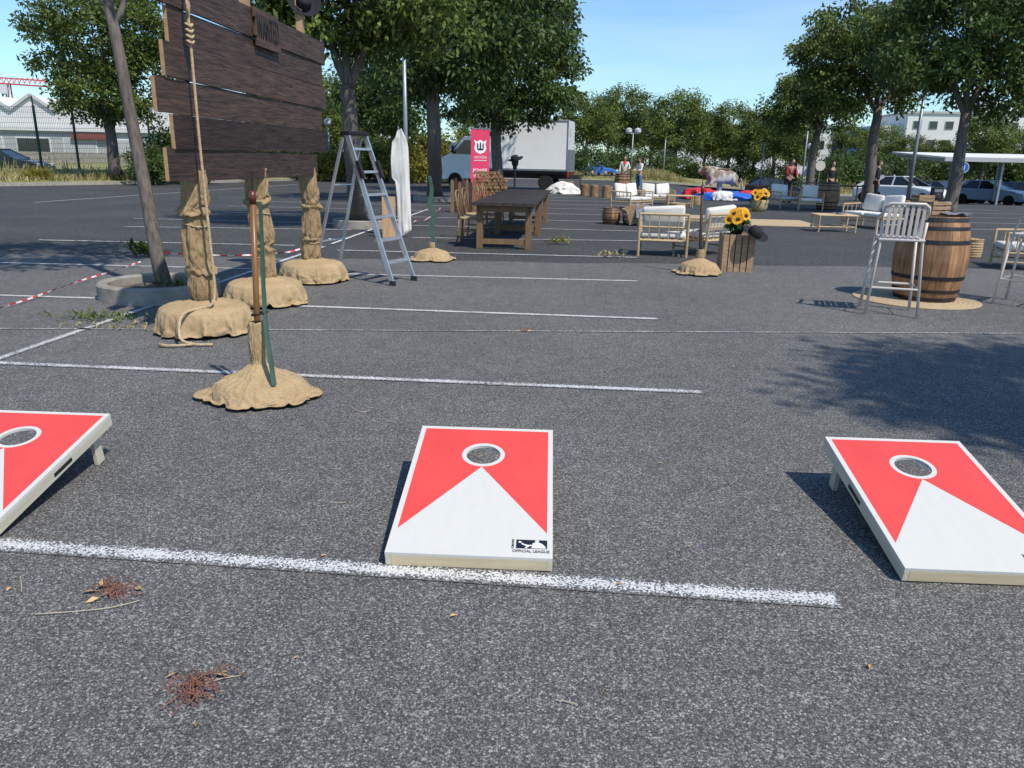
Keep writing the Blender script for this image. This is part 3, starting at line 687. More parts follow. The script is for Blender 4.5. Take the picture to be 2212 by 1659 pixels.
b.add(vs,[(i*(NJ+1)+j,i*(NJ+1)+j+1,(i+1)*(NJ+1)+j+1,(i+1)*(NJ+1)+j) for i in range(NI) for j in range(NJ)]); b.build('sheet',M['whitecloth'],r,smooth=True)
b=MB(); b.tube([(0,.12,0),(-.02,.1,1.95)],.014); b.tube([(-.2,.35,0),(-.02,.11,1.0)],.012); b.build('stand',M['galv'],r)
pb=G(846,512); pb.y-=.25
b=MB(); b.box((0,0,.37),(.24,.025,.74)); o=b.build('wood_panel',M['rawwood'],None,loc=pb,rot=(-.12,0,.15)); tag(o,'small pale wood panel leaning at the lower left of the white cloth','panel')
# ------------------------------------------------------------------ tables, chairs
def dtable():
    r=thing('plank_table','long dark topped table with brown legs, nearer end of the row','table',(0,0,0),0,'dark plank tables end to end')
    L=3.0; W=1.0
    b=MB()
    for i in range(6): b.box((-W/2+W*(i+.5)/6,L/2,.725),(W/6-.005,L-.01,.055))
    b.build('tabletop',M['tabletop'],r,bevel=.003)
    b=MB()
    for s in (-1,1): b.box((s*.40,L/2,.646),(.03,L-.3,.10))
    for y in (.13,L-.13): b.box((0,y,.646),(.8,.03,.099))
    b.build('apron',M['tableleg'],r)
    for y in (.14,L-.14):
        for s in (-1,1):
            b=MB(); b.box((s*.40,y+(.06 if y<1 else -.06),.345),(.10,.10,.69)); b.build('leg',M['tableleg'],r,bevel=.004)
        b=MB(); b.box((0,y+(.06 if y<1 else -.06),.12),(.70,.06,.08)); b.build('stretcher',M['tableleg'],r)
    return r
tb=G(1086,538); rz=-.085
t1=dtable(); t1.location=tb-Vector((0,.2,0)); t1.rotation_euler[2]=rz
ax=Vector((sin(-rz),cos(rz),0)); px_=Vector((cos(rz),sin(rz),0))
dup(t1,t1.location+ax*3.01,rz,'long dark topped table with brown legs, farther end of the row')
def wchair():
    r=thing('bistro_chair','brown cross back wooden chair nearest the camera at the dark table','chair',(0,0,0),0,'wooden chairs at the dark table')
    m=M['chairwood']
    b=MB(); b.lathe([(.205,.435),(.215,.45),(.205,.465)],28,fn=lambda r_,a,z:r_*(1+.06*cos(2*a))); b.build('seat',pm('cane_seat',(.42,.3,.16),rough=.8),r,smooth=False)
    for s in (-1,1):
        b=MB(); b.tube([(s*.16,-.15,.44),(s*.19,-.2,0)],[.018,.014],8); b.build('leg',m,r,smooth=True)
        b=MB(); b.tube([(s*.17,.21,0),(s*.165,.17,.44)],[.014,.018],8); b.build('leg',m,r,smooth=True)
    b=MB(); b.tube([(-.165,.17,.44),(-.175,.21,.7),(-.15,.235,.85),(-.08,.245,.89),(0,.248,.9),(.08,.245,.89),(.15,.235,.85),(.175,.21,.7),(.165,.17,.44)],.015,8); b.build('back_hoop',m,r,smooth=True)
    b=MB(); b.tube(bez((-.165,.18,.48),(0,.24,.66),(.13,.238,.86)),.009,6); b.tube(bez((.165,.18,.48),(0,.24,.66),(-.13,.238,.86)),.009,6); b.build('back_cross',m,r,smooth=True)
    b=MB(); b.tube([(-.18,-.17,.2),(.18,-.17,.2)],.009,6); b.tube([(-.178,-.17,.24),(-.17,.19,.24)],.009,6); b.tube([(.178,-.17,.24),(.17,.19,.24)],.009,6); b.build('stretcher',m,r)
    return r
c0=wchair()
lab=['','brown cross back wooden chair second along the dark table','brown cross back wooden chair third along the dark table','brown cross back wooden chair at the far end of the dark table']
for i,yy in enumerate((.7,1.75,3.4,4.6)):
    q=t1.location+ax*yy-px_*(.62+.05*(i%2))
    rr=rz+pi/2+random.uniform(-.15,.15)
    if i==0: c0.location=q; c0.rotation_euler[2]=rr
    else: dup(c0,q,rr,lab[i])
# palisade and logs
p=GP(1001,21.5); r=thing('wooden_palisade','low dark palisade of upright pointed boards behind the wooden chairs','fence',p,.1)
for i in range(7):
    b=MB(); x=-.3+.1*i; h=.82+.05*sin(i*2.3); b.prism([(x-.045,0),(x+.045,0),(x+.045,h),(x,h+.07),(x-.045,h)],-.012,.012); b.build('slat',M['plank' if i%2 else 'tableleg'],r)
for z in (.25,.65):
    b=MB(); b.box((0,.03,z),(.72,.03,.06)); b.build('rail',M['tableleg'],r)
p=GP(1062,23); r=thing('firewood_stack','tall stack of split firewood logs beyond the dark table','firewood',p,.1)
rn=random.Random(4)
for zi in range(11):
    n=9-(1 if zi%2 else 0)-max(0,zi-8)
    for k in range(n):
        x=-.46+.108*k+(.054 if zi%2 else 0)+rn.uniform(-.01,.01); z=.055+.098*zi
        b=MB(); rr=rn.uniform(.046,.056); b.tube([(x,-.22+rn.uniform(-.03,.03),z),(x,.2,z)],rr,7); b.build('log',M['log'],r)
# banner
p=GP(1037,25); r=thing('rollup_banner','tall red roll up banner with white lettering under the trees','banner',p,.72)
bw=.74; bh=2.25
b=MB(); b.box((0,0,bh/2+.08),(bw,.006,bh-.06)); b.build('banner_sheet',M['banner'],r)
b=MB(); b.box((0,0,.045),(bw+.06,.16,.09)); b.build('base',M['galv'],r); b=MB(); b.tube([(0,.03,.08),(0,.03,bh+.05)],.012); b.build('pole',M['galv'],r); b=MB(); b.box((0,0,bh+.06),(bw+.02,.025,.03)); b.build('top_rail',M['galv'],r)
Mx=lambda z:Matrix.Translation((0,-.005,z))@Matrix.Rotation(pi/2,4,'X')
text('banner_text','POWER',.17,M['white'],r,Mx(1.06)); text('banner_text','WEEKS',.17,M['white'],r,Mx(.90))
b=MB(); e=[(-.25,1.98),(-.20,1.86),(-.24,1.72),(-.17,1.62),(-.10,1.60),(0,1.56),(.10,1.60),(.17,1.62),(.24,1.72),(.20,1.86),(.25,1.98),(.12,1.93),(0,1.99),(-.12,1.93)]
b.add([(x,-.0055,z) for x,z in e]+[(0,-.0055,1.76)],[(i,(i+1)%14,14) for i in range(14)]); em=b.build('emblem',M['white'],r)
for (x,z,w_,h_) in ((-.11,1.80,.05,.16),(.11,1.80,.05,.16),(0,1.70,.22,.05),(0,1.80,.05,.2)):
    b=MB(); b.lathe([(1,0),(1,.002)],14); o=b.build('emblem_mark',M['navy'],em,loc=(x,-.0065,z),rot=(pi/2,0,0)); o.scale=(w_*.6,h_*.6,1)
text('emblem_text','WESTERN',.115,M['white'],r,Mx(1.46)); b=MB(); b.box((0,-.006,1.37),(.5,.003,.02)); b.build('rule',M['white'],r)
# hat on stand
p=GP(1112,20.5); r=thing('head_stand','dark mannequin head stand carrying a black hat by the far table end','stand',p,0)
b=MB(); b.lathe([(.16,0),(.16,.02),(.03,.04)],20); b.build('base',M['black'],r); b=MB(); b.tube([(0,0,.03),(0,0,1.2)],.022); b.build('pole',M['black'],r)
b=MB(); b.lathe([(.05,1.18),(.055,1.25),(.085,1.3),(.09,1.37),(.075,1.43),(.03,1.46)],18); b.build('head',M['darkcloth'],r,smooth=True)
h2=thing('cowboy_hat','black cowboy hat on a dark head stand beyond the table','hat',p+Vector((0,0,1.40)),.4); hatmesh(h2); h2.rotation_euler=(.1,-.25,.4)
# ------------------------------------------------------------------ barrels, crates, stools
def barrel(label,loc,hgt=.9,rm=.37,re=.30):
    r=thing('wine_barrel',label,'barrel',loc,random.random()*3,'oak wine barrels')
    pr=[]
    for i in range(17):
        t=i/16; pr.append((re+(rm-re)*sin(pi*t)**.9 if 0<t<1 else re,t*hgt))
    rad=lambda z:re+(rm-re)*max(0,sin(pi*z/hgt))**.9
    b=MB(); b.lathe(pr,52,cap=False); b.build('staves',M['barrel'],r,smooth=True)
    b=MB(); b.lathe([(re-.025,hgt-.03),(re-.025,hgt-.028)],40); b.lathe([(re,hgt),(re-.024,hgt+.001),(re-.024,hgt-.03)],40,cap=False); b.build('lid',M['tableleg'],r)
    b=MB(); b.lathe([(re-.03,.02),(re-.03,.025)],40); b.build('bottom',M['tableleg'],r)
    for z0,z1 in ((.01,.05),(.1,.135),(.24,.28),(.62,.66),(.765,.8),(.85,.89)):
        z0*=hgt/.9; z1*=hgt/.9
        b=MB(); b.lathe([(rad(z0)+.001,z0),(rad(z0)+.005,z0),(rad(z1)+.005,z1),(rad(z1)+.001,z1)],52,cap=False); b.build('hoop',M['hoop'],r,smooth=False)
    return r
bp=G(1994,647)
barrel('big oak barrel used as a bar table on a round jute rug at right',bp+Vector((0,0,.016)),.91,.375,.305)
barrel('oak barrel standing in front of the two women by the truck',GP(1345,36)); barrel('oak barrel behind the bamboo armchairs near the man in black',GP(1794,26.5))
def rug(label,loc,rx,ry,round_=True,rz=0):
    b=MB()
    if round_:
        n=64; pr=[]
        for i in range(14):
            rr=rx*(1-i/14.); pr+=[(rr,.010),(rr-.01,.014),(rr-rx/14+.008,.014)]
        b.lathe([(rx,.004)]+pr+[(.005,.012)],n)
    else: b.box((0,0,.009),(rx,ry,.012))
    o=b.build('jute_rug',M['jute'],None,loc=loc,rot=(0,0,rz)); return tag(o,label,'rug','jute rugs')
rug('round braided jute rug under the big oak barrel',Vector((bp.x-.10,bp.y-.02,.003)),.65,0)
rug('rectangular jute rug among the bamboo furniture',G(1640,481),2.6,2.2,False,-.07); rug('jute rug lying behind the nearest bamboo armchairs',G(1535,470),1.5,1.4,False,-.07)
def crate(label,loc,w,d,h,rz):
    r=thing('wooden_crate',label,'crate',loc,rz,'wooden crates')
    for sx in (-1,1):
        for sy in (-1,1):
            b=MB(); b.box((sx*(w/2-.02),sy*(d/2-.02),h/2),(.035,.035,h-.01)); b.build('corner_post',M['crate'],r)
    n=max(3,int(h/.105))
    for sy in (-1,1):
        b=MB()
        for k in range(n): b.box((0,sy*(d/2),h*(k+.5)/n),(w+.02,.014,h/n-.016))
        b.build('side_panel',M['crate'],r)
    for sx in (-1,1):
        b=MB()
        for k in range(n): b.box((sx*(w/2),0,h*(k+.5)/n),(.014,d-.016,h/n-.016))
        b.build('side_panel',M['crate'],r)
    b=MB(); b.box((0,0,.02),(w-.02,d-.02,.014)); b.build('base',M['crate'],r)
    return r
def upright_crate(label,loc,w,d,h,rz):
    r=thing('wooden_crate',label,'crate',loc,rz,'wooden crates'); n=5
    for sy in (-1,1):
        b=MB()
        for k in range(n): b.box((-w/2+w*(k+.5)/n,sy*d/2,h/2),(w/n-.014,.014,h))
        b.build('side_panel',M['crate'],r)
    for sx in (-1,1):
        b=MB()
        for k in range(n): b.box((sx*w/2,-d/2+d*(k+.5)/n,h/2),(.014,d/n-.014,h))
        b.build('side_panel',M['crate'],r)
    for z in (.04,h-.04):
        b=MB(); b.box((0,0,z),(w-.02,d-.02,.03)); b.build('end_board',M['crate'],r)
    return r
cl=G(1594,588); cl.y+=.2
upright_crate('weathered upright slatted crate carrying sunflowers and a black hat',cl,.42,.36,.5,-.12)
def sunflowers(label,loc,pot,nf,rs,seed,basket):
    rn=random.Random(seed); r=thing('sunflower_pot',label,'flowers',loc,0,'potted sunflower bunches')
    b=MB(); b.lathe([(pot*.75,0),(pot*.95,pot*.5),(pot,pot*1.3),(pot*.93,pot*1.4),(pot*.85,pot*1.2)],24); b.build('pot',M['wicker'] if basket else M['black'],r,smooth=True)
    zc=pot*1.2
    b=MB()
    for k in range(120):
        a=rn.random()*2*pi; e=rn.uniform(-.5,1.1); L=rs*rn.uniform(.55,1.1); d=Vector((cos(a)*cos(e),sin(a)*cos(e),sin(e))); o=Vector((0,0,zc+.02))
        tp=o+d*L; s=d.cross(Vector((rn.random()-.5,rn.random()-.5,rn.random()))).normalized()*.035*rs/.25
        m=o+d*L*.7; b.add([o+d*L*.35,m+s,tp-Vector((0,0,.04)),m-s],[(0,1,2,3)])
    b.build('leaves',M['stem'],r)
    for k in range(nf):
        a=2*pi*k/nf*1.7+rn.random(); e=rn.uniform(.35,1.3); d=Vector((cos(a)*cos(e),-abs(sin(a)*cos(e))*1.0-.15,sin(e))).normalized()
        c=Vector((0,0,zc))+Vector((d.x*rs*1.0,d.y*rs*.8,d.z*rs*.95)); R=Vector((d.x*.6,d.y-.5,d.z*.5)).to_track_quat('Z','Y').to_matrix()
        fr=rs*.33
        b=MB()
        for lay in range(2):
            for q in range(14):
                t=2*pi*(q+.5*lay)/14; u=Vector((cos(t),sin(t),.12+.1*lay)); v=Vector((-sin(t),cos(t),0))
                b.add([c+R@(u*fr*.35),c+R@(u*fr*.7+v*fr*.16),c+R@(u*fr),c+R@(u*fr*.7-v*fr*.16)],[(0,1,2,3)])
        f=b.build('flower',M['petal'],r)
        b=MB(); b.ell(c+R@Vector((0,0,fr*.08)),(fr*.42,fr*.42,fr*.14),12,6,R); b.build('flower_disc',M['disc'],f,smooth=True)
        b=MB(); b.tube([Vector((0,0,pot*.6)),c-R@Vector((0,0,fr*.2))],.008,6); b.build('stem',M['stem'],r)
sunflowers('dense bunch of sunflowers in a dark pot on the slatted crate',cl+Vector((-.02,0,.5)),.10,9,.205,3,False)
h3=thing('cowboy_hat','black cowboy hat hooked on the crate below the sunflowers','hat',cl+Vector((.16,-.21,.505)),.4); hatmesh(h3,.9); h3.rotation_euler=(.5,.25,.3)
p=G(1639,457); sunflowers('sunflowers in a wicker basket beside the bull mattress',p,.26,10,.34,8,True)
def bstool():
    r=thing('bar_stool','beige metal bar stool with slatted back left of the big barrel','bar stool',(0,0,0),0,'beige bar stools'); m=M['beige']
    S=.75
    for sx in (-1,1):
        for sy in (-1,1):
            b=MB(); tp=(sx*.185,sy*.17,S-.01); bt=(sx*.235,sy*.225,.006)
            pts=[bt,tp] if sy>0 else [bt,tp,(sx*.195,-.18,S+.16)]
            b.tube(pts,.0145,10); b.build('leg',m,r,smooth=True)
    b=MB()
    for k in range(7): b.box((-.165+.055*k,0,S),(.038,.37,.014))
    b.build('seat_slats',m,r,bevel=.003)
    b=MB(); b.tube([(-.185,.19,S-.012),(.185,.19,S-.012),(.195,-.19,S-.012),(-.195,-.19,S-.012)],.0135,8,True); b.build('seat_frame',m,r)
    b=MB(); z=.27; a=.222; c=.208; b.tube([(-a,c,z),(a,c,z),(a,-c,z),(-a,-c,z)],.0115,8,True); b.build('footrest',m,r)
    b=MB(); top=S+.33
    b.tube([(-.2,.12,S+.17),(-.205,-.05,S+.19),(-.2,-.18,S+.24),(-.185,-.225,top-.03),(-.15,-.23,top),(.15,-.23,top),(.185,-.225,top-.03),(.2,-.18,S+.24),(.205,-.05,S+.19),(.2,.12,S+.17)],.015,8); b.build('back_hoop',m,r,smooth=True)
    for s in (-1,1):
        b=MB(); b.tube([(s*.2,.12,S+.17),(s*.19,.17,S-.01)],.012,8); b.build('arm_post',m,r)
    b=MB()
    for k in range(7):
        x=-.15+.05*k; b.beam((x,-.2,S+.02),(x,-.23,top-.005),.030,.008,(0,1,0))
    b.build('back_slats',m,r,bevel=.002)
    return r
bs=bstool(); p=G(1916,676); bs.location=p+Vector((0,0,.008)); bs.rotation_euler[2]=-.30
dup(bs,G(2198,658)+Vector((0.05,0,.008)),.75,'beige metal bar stool cut by the right edge of the view')
tz=.91+.018
crate('small brown wooden crate on top of the big barrel',bp+Vector((-.02,.06,tz)),.22,.2,.15,.3)
def bandana(label,loc,rz,s,tilt=(0,0)):
    b=MB(); n=14; vs=[]
    for i in range(n):
        for j in range(n):
            x=(i/(n-1)-.5)*s; y=(j/(n-1)-.5)*s; vs.append((x,y,.012+.5*s*.2*(noise.noise(Vector((x*9/s*.4,y*9/s*.4,loc[0])))+.5)))
    b.add(vs,[(i*n+j,(i+1)*n+j,(i+1)*n+j+1,i*n+j+1) for i in range(n-1) for j in range(n-1)])
    o=b.build('bandana',M['bandana'],None,smooth=True,loc=loc,rot=(tilt[0],tilt[1],rz)); return tag(o,label,'cloth')
bandana('dark patterned bandana lying on the big barrel beside its crate',bp+Vector((.14,-.12,tz)),.6,.26)
p=G(1327,486); p.y+=.25
for k,(dx,sc,lb) in enumerate(((-.05,1,'small oak keg at the foot of the leaning crate'),(.42,.9,'small oak keg half hidden behind the leaning crate'))):
    o=barrel(lb,p+Vector((dx,.1*k,0)),.38*sc,.22*sc,.17*sc); o['category']='keg'; o['group']='small oak kegs'
o=crate('wooden crate leaning tilted on the kegs with a bandana',p+Vector((.50,-.25,.02)),.42,.3,.36,.2); o.rotation_euler=(.1,-.35,.2); o.location.z=.10
bandana('dark bandana hanging on the leaning crate by the kegs',p+Vector((.62,-.42,.32)),.2,.36,(1.1,.1))
def basket(label,loc,rr,h):
    r=thing('wicker_basket',label,'basket',loc,0,'round wicker baskets')
    b=MB(); pr=[]
    for i in range(15): pr.append((rr*(.93+.07*sin(pi*i/14))+.008*(i%2),h*i/14))
    b.lathe(pr,28); b.build('body',M['wicker'],r); b=MB(); b.tube([(rr*.95*cos(a),rr*.95*sin(a),h) for a in [j*pi/10 for j in range(20)]],.014,6,True); b.build('rim',M['wicker'],r)
basket('straw coloured round basket right of the big barrel',G(2096,555),.155,.29); basket('round wicker basket beside the far coffee table',G(1463,462),.22,.3); basket('round wicker basket left of the bull mattress',G(1505,443),.2,.3)
# ------------------------------------------------------------------ bamboo furniture
def sofa(w,nc,label,group='bamboo seats with white cushions'):
    r=thing('bamboo_armchair' if nc==1 else 'bamboo_sofa',label,'armchair' if nc==1 else 'sofa',(0,0,0),0,group); m=M['bamboo']; d=.66; hw=w/2
    for s in (-1,1):
        b=MB(); b.tube([(s*hw,-d/2,0),(s*hw,-d/2,.54)],.021,8); b.build('leg',m,r); b=MB(); b.tube([(s*hw,d/2,0),(s*hw,d/2+.06,.66)],.021,8); b.build('leg',m,r)
        b=MB()
        b.tube([(s*hw,-d/2,.53),(s*hw,d/2+.03,.55)],.02,8); b.tube([(s*hw,-d/2,.25),(s*hw,d/2,.25)],.018,8); b.tube([(s*hw,-d/2,.12),(s*hw,d/2,.12)],.013,6)
        for k in range(4): y=-d/2+d*(k+1)/5; b.tube([(s*hw,y,.26),(s*hw,y,.53)],.009,6)
        b.build('arm_side',m,r)
    b=MB(); b.tube([(-hw,-d/2,.25),(hw,-d/2,.25)],.018,8); b.tube([(-hw,-d/2,.18),(hw,-d/2,.18)],.013,8); b.tube([(-hw,d/2,.25),(hw,d/2,.25)],.018,8)
    for k in range(6): y=-d/2+.05+(d-.1)*k/5; b.tube([(-hw,y,.265),(hw,y,.265)],.012,6)
    b.build('seat_frame',m,r)
    b=MB(); y=d/2+.055; b.tube([(-hw,y,.655),(hw,y,.655)],.02,8); b.tube([(-hw,y-.03,.46),(hw,y-.03,.46)],.013,8)
    nn=int(w/.15)
    for k in range(nn): x=-hw+w*(k+1)/(nn+1); b.tube([(x,d/2,.25),(x,y,.655)],.009,6)
    b.build('back_frame',m,r)
    for k in range(nc):
        x=-hw+w*(k+.5)/nc; cw=w/nc-.05
        b=MB(); b.box((x,-.03,.325),(cw,.60,.09)); b.build('seat_cushion',M['whitecloth'],r,bevel=.03,smooth=True)
        b=MB(); b.box((x+.01*(-1)**k,d/2-.065,.58),(cw-.04,.11,.40),Matrix.Rotation(-.2,3,'X')@Matrix.Rotation(.07*(-1)**k,3,'Y')); b.build('back_cushion',M['whitecloth'],r,bevel=.045,smooth=True)
    return r
ac=sofa(.74,1,'bamboo armchair with its back to the camera, nearest of the seats')
p=G(1430,550); ac.location=p; ac.rotation_euler[2]=pi-.2
a2=dup(ac,G(1520,548),-pi/2-.95,'bamboo armchair next to the brown pole, turned to the left')
bandana('dark patterned bandana on the seat of the armchair next to the brown pole',a2.location+Vector((0,0,.375)),.5,.3)
dup(ac,G(1690,449),.35,'white cushioned bamboo armchair beside the sunflower basket'); dup(ac,G(1750,453),-.35,'white cushioned bamboo armchair nearest the oak barrel behind it'); dup(ac,G(2205,580),-1.9,'bamboo armchair behind the cut off bar stool at right')
sf=sofa(1.3,2,'bamboo sofa with white cushions behind the kegs'); sf.location=G(1365,452); sf.rotation_euler[2]=pi/2-.7
dup(sf,G(1418,441),.15,'bamboo sofa facing the camera left of the coffee table',(.85,.9,.9)); dup(sf,G(1882,492),-pi/2+.35,'bamboo sofa facing left between low table and big barrel')
def ctable(label,loc,rz):
    r=thing('bamboo_table',label,'coffee table',loc,rz,'low bamboo tables'); m=M['bamboo']
    for sx in (-1,1):
        for sy in (-1,1): b=MB(); b.tube([(sx*.4,sy*.27,0),(sx*.4,sy*.27,.36)],.02,8); b.build('leg',m,r)
    b=MB()
    for k in range(11): y=-.27+.054*k; b.tube([(-.43,y,.365),(.43,y,.365)],.022,8)
    b.build('tabletop',m,r)
    b=MB()
    for s in (-1,1): b.tube([(-.4,s*.27,.12),(.4,s*.27,.12)],.013); b.tube([(s*.4,-.27,.12),(s*.4,.27,.12)],.013)
    b.build('stretcher',m,r); return r
ct=ctable('low bamboo coffee table with a dark cloth in front of the left facing sofa',G(1798,500),-.05)
ctable('low bamboo coffee table between the far sofas',G(1467,447),-.1)
bandana('dark bandana folded on the low bamboo coffee table',ct.location+Vector((.1,0,.385)),.3,.25)
# ------------------------------------------------------------------ vehicles
def wheel(parent,x,y,rw,wd):
    sgn=1 if y>0 else -1; R=Matrix.Rotation(-sgn*pi/2,3,'X')
    b=MB(); b.lathe([(rw*.6,-wd/2),(rw*.93,-wd/2),(rw,-wd*.3),(rw,wd*.3),(rw*.93,wd/2),(rw*.6,wd/2)],24,(x,y,rw),R=R); w_=b.build('wheel',M['tyre'],parent,smooth=False)
    b=MB(); b.lathe([(rw*.62,wd*.45),(rw*.6,wd*.3),(rw*.2,wd*.35),(.001,wd*.42)],20,(x,y,rw),R=R); b.build('rim',M['rim'],w_)
def car(label,col,loc,rz,sc=(1,1,1),group='parked cars'):
    r=thing('parked_car',label,'car',loc,rz,group); r.scale=sc
    pr=[(-2.0,.28),(-2.1,.55),(-2.06,.85),(-1.9,.95),(.7,.96),(1.5,.86),(1.95,.70),(2.12,.45),(2.0,.26)]
    b=MB()
    ysec=[(-.88,.92),(-.80,1.0),(.80,1.0),(.88,.92)]; n=len(pr)
    vs=[]
    for y,s in ysec: vs+=[(x*s*1.0,y,.55+(z-.55)*s) for x,z in pr]
    fs=[tuple(range(n))[::-1],tuple(3*n+i for i in range(n))]
    for k in range(3): fs+=[(k*n+i,k*n+(i+1)%n,(k+1)*n+(i+1)%n,(k+1)*n+i) for i in range(n)]
    b.add(vs,fs); b.build('body',CP[col],r,bevel=.05)
    bt=[(-1.85,.94),(.80,.955)]; tp=[(-1.15,1.38),(-.05,1.42)]
    y0,y1=.78,.58
    V=[(bt[0][0],-y0,bt[0][1]),(bt[1][0],-y0,bt[1][1]),(bt[1][0],y0,bt[1][1]),(bt[0][0],y0,bt[0][1]),(tp[0][0],-y1,tp[0][1]),(tp[1][0],-y1,tp[1][1]),(tp[1][0],y1,tp[1][1]),(tp[0][0],y1,tp[0][1])]
    b=MB(); b.add(V,[(0,1,5,4),(1,2,6,5),(2,3,7,6),(3,0,4,7),(4,5,6,7)]); b.build('windows',M['glass'],r)
    b=MB(); b.box((-.6,0,1.415),(1.2,1.18,.05),Matrix.Rotation(-.03,3,'Y')); b.build('roof',CP[col],r,bevel=.02)
    for s in (-1,1):
        for a,c,w_,h_ in (((.80,s*.785,.95),(-.05,s*.585,1.42),.06,.04),((-1.75,s*.785,.94),(-1.12,s*.585,1.39),.30,.03),((-.5,s*.79,.94),(-.5,s*.59,1.42),.07,.02)):
            b=MB(); b.beam(a,c,w_,h_,(0,1,0)); b.build('pillar',CP[col],r)
    for x in (1.32,-1.3):
        for y in (.80,-.80): wheel(r,x,y,.32,.2)
    for s in (-1,1):
        b=MB(); b.box((1.92,s*.62,.70),(.2,.34,.13)); b.build('headlight',M['lamp'],r,bevel=.02); b=MB(); b.box((-2.03,s*.66,.82),(.1,.28,.16)); b.build('tail_light',M['tail'],r,bevel=.02)
        b=MB(); b.box((.62,s*.95,1.0),(.12,.16,.11)); b.build('mirror',CP[col],r,bevel=.02)
    b=MB(); b.box((2.09,0,.42),(.06,1.1,.2)); b.build('grille',M['plastic'],r); b=MB(); b.box((2.125,0,.46),(.02,.5,.1)); b.build('number_plate',M['white'],r)
    return r
def carat(label,col,px,Y,rz,sc=(1,1,1)): return car(label,col,GP(px,Y,400),rz,sc)
carat('white hatchback with its nose towards the right, left of the parked row','white',1962,44,-.95)
carat('second white car half hidden behind the white hatchback','white',1918,55,-.75)
carat('dark grey car parked between the white hatchback and the blue car','grey',2038,54,-1.0)
carat('bright blue car parked behind the silver blue hatchback','blue',2095,56,-1.0); carat('silver blue hatchback parked beyond the shelter at far right','lightblue',2145,49,-.9); carat('dark car at the right edge beyond the shelter','navy',2218,52,-.9)
carat('black sport utility car far away beneath the row of trees','black',1489,84,.4,(1.05,1.05,1.15)); carat('dark blue car behind the rear of the white truck','blue',1277,66,.2); carat('black car far behind the plaid shirted man','black',1672,62,.3); carat('black car beyond the green fence at far left','black',22,41,.1)
# truck
rz=math.radians(168); cr=GP(1224,38.2); Rz=Matrix.Rotation(rz,3,'Z')
r=thing('box_truck','white delivery box truck parked side on under the trees','truck',cr-Rz@Vector((-2.2,1.05,0)),rz); r.scale=(1,1,1.04)
b=MB(); b.box((0,0,2.0),(4.4,2.1,2.25)); b.build('cargo_box',CP['truck'],r,bevel=.03)
b=MB()
for z in (.93,3.08): b.box((0,1.055,z),(4.42,.03,.07)); b.box((0,-1.055,z),(4.42,.03,.07))
for x in (-2.19,2.19): b.box((x,1.055,2.0),(.06,.03,2.2))
b.build('box_edging',M['galv'],r)
b=MB(); b.box((-2.215,0,2.0),(.03,1.9,2.05)); b.build('rear_shutter',M['white'],r)
b=MB(); b.box((-2.25,0,1.35),(.06,2.0,1.0)); b.build('tail_lift',M['galv'],r)
b=MB(); b.box((-2.235,.55,2.6),(.02,.3,.35)); b.build('rear_plate',M['greywall'],r)
b=MB(); b.box((.4,0,.62),(6.2,.9,.2)); b.box((0,0,.80),(4.3,1.9,.12)); b.build('chassis',M['plastic'],r)
pr=[(2.3,.45),(2.3,2.25),(2.55,2.4),(2.95,2.36),(3.62,1.62),(4.25,1.32),(4.36,1.0),(4.38,.55),(4.25,.38)]
b=MB(); b.prism(pr,-.95,.95); b.build('cab',CP['truck'],r,bevel=.05)
b=MB(); b.add([(3.03,-.85,2.30),(3.03,.85,2.30),(3.66,.88,1.63),(3.66,-.88,1.63)],[(0,1,2,3)]); b.v=[(x+.02,y,z+.02) for x,y,z in b.v]; b.build('windscreen',M['glass'],r)
for s in (-1,1):
    b=MB(); b.prism([(2.5,1.55),(2.5,2.2),(2.92,2.2),(3.5,1.58)],s*.953,s*.958); b.build('side_window',M['glass'],r)
    b=MB(); b.box((3.45,s*1.12,1.75),(.08,.2,.34)); b.build('mirror',M['black'],r,bevel=.02)
    b=MB(); b.box((4.26,s*.72,1.02),(.2,.3,.24)); b.build('headlight',M['lamp'],r,bevel=.02)
    b=MB(); b.box((-2.24,s*.9,.75),(.08,.2,.2)); b.build('tail_light',M['tail'],r)
b=MB(); b.box((4.37,0,.62),(.1,1.85,.35)); b.build('bumper',M['plastic'],r,bevel=.03); b=MB(); b.box((4.36,0,1.08),(.06,.9,.18)); b.build('grille',M['plastic'],r)
for x in (3.4,-1.15):
    for y in (.84,-.84): wheel(r,x,y,.37,.24)
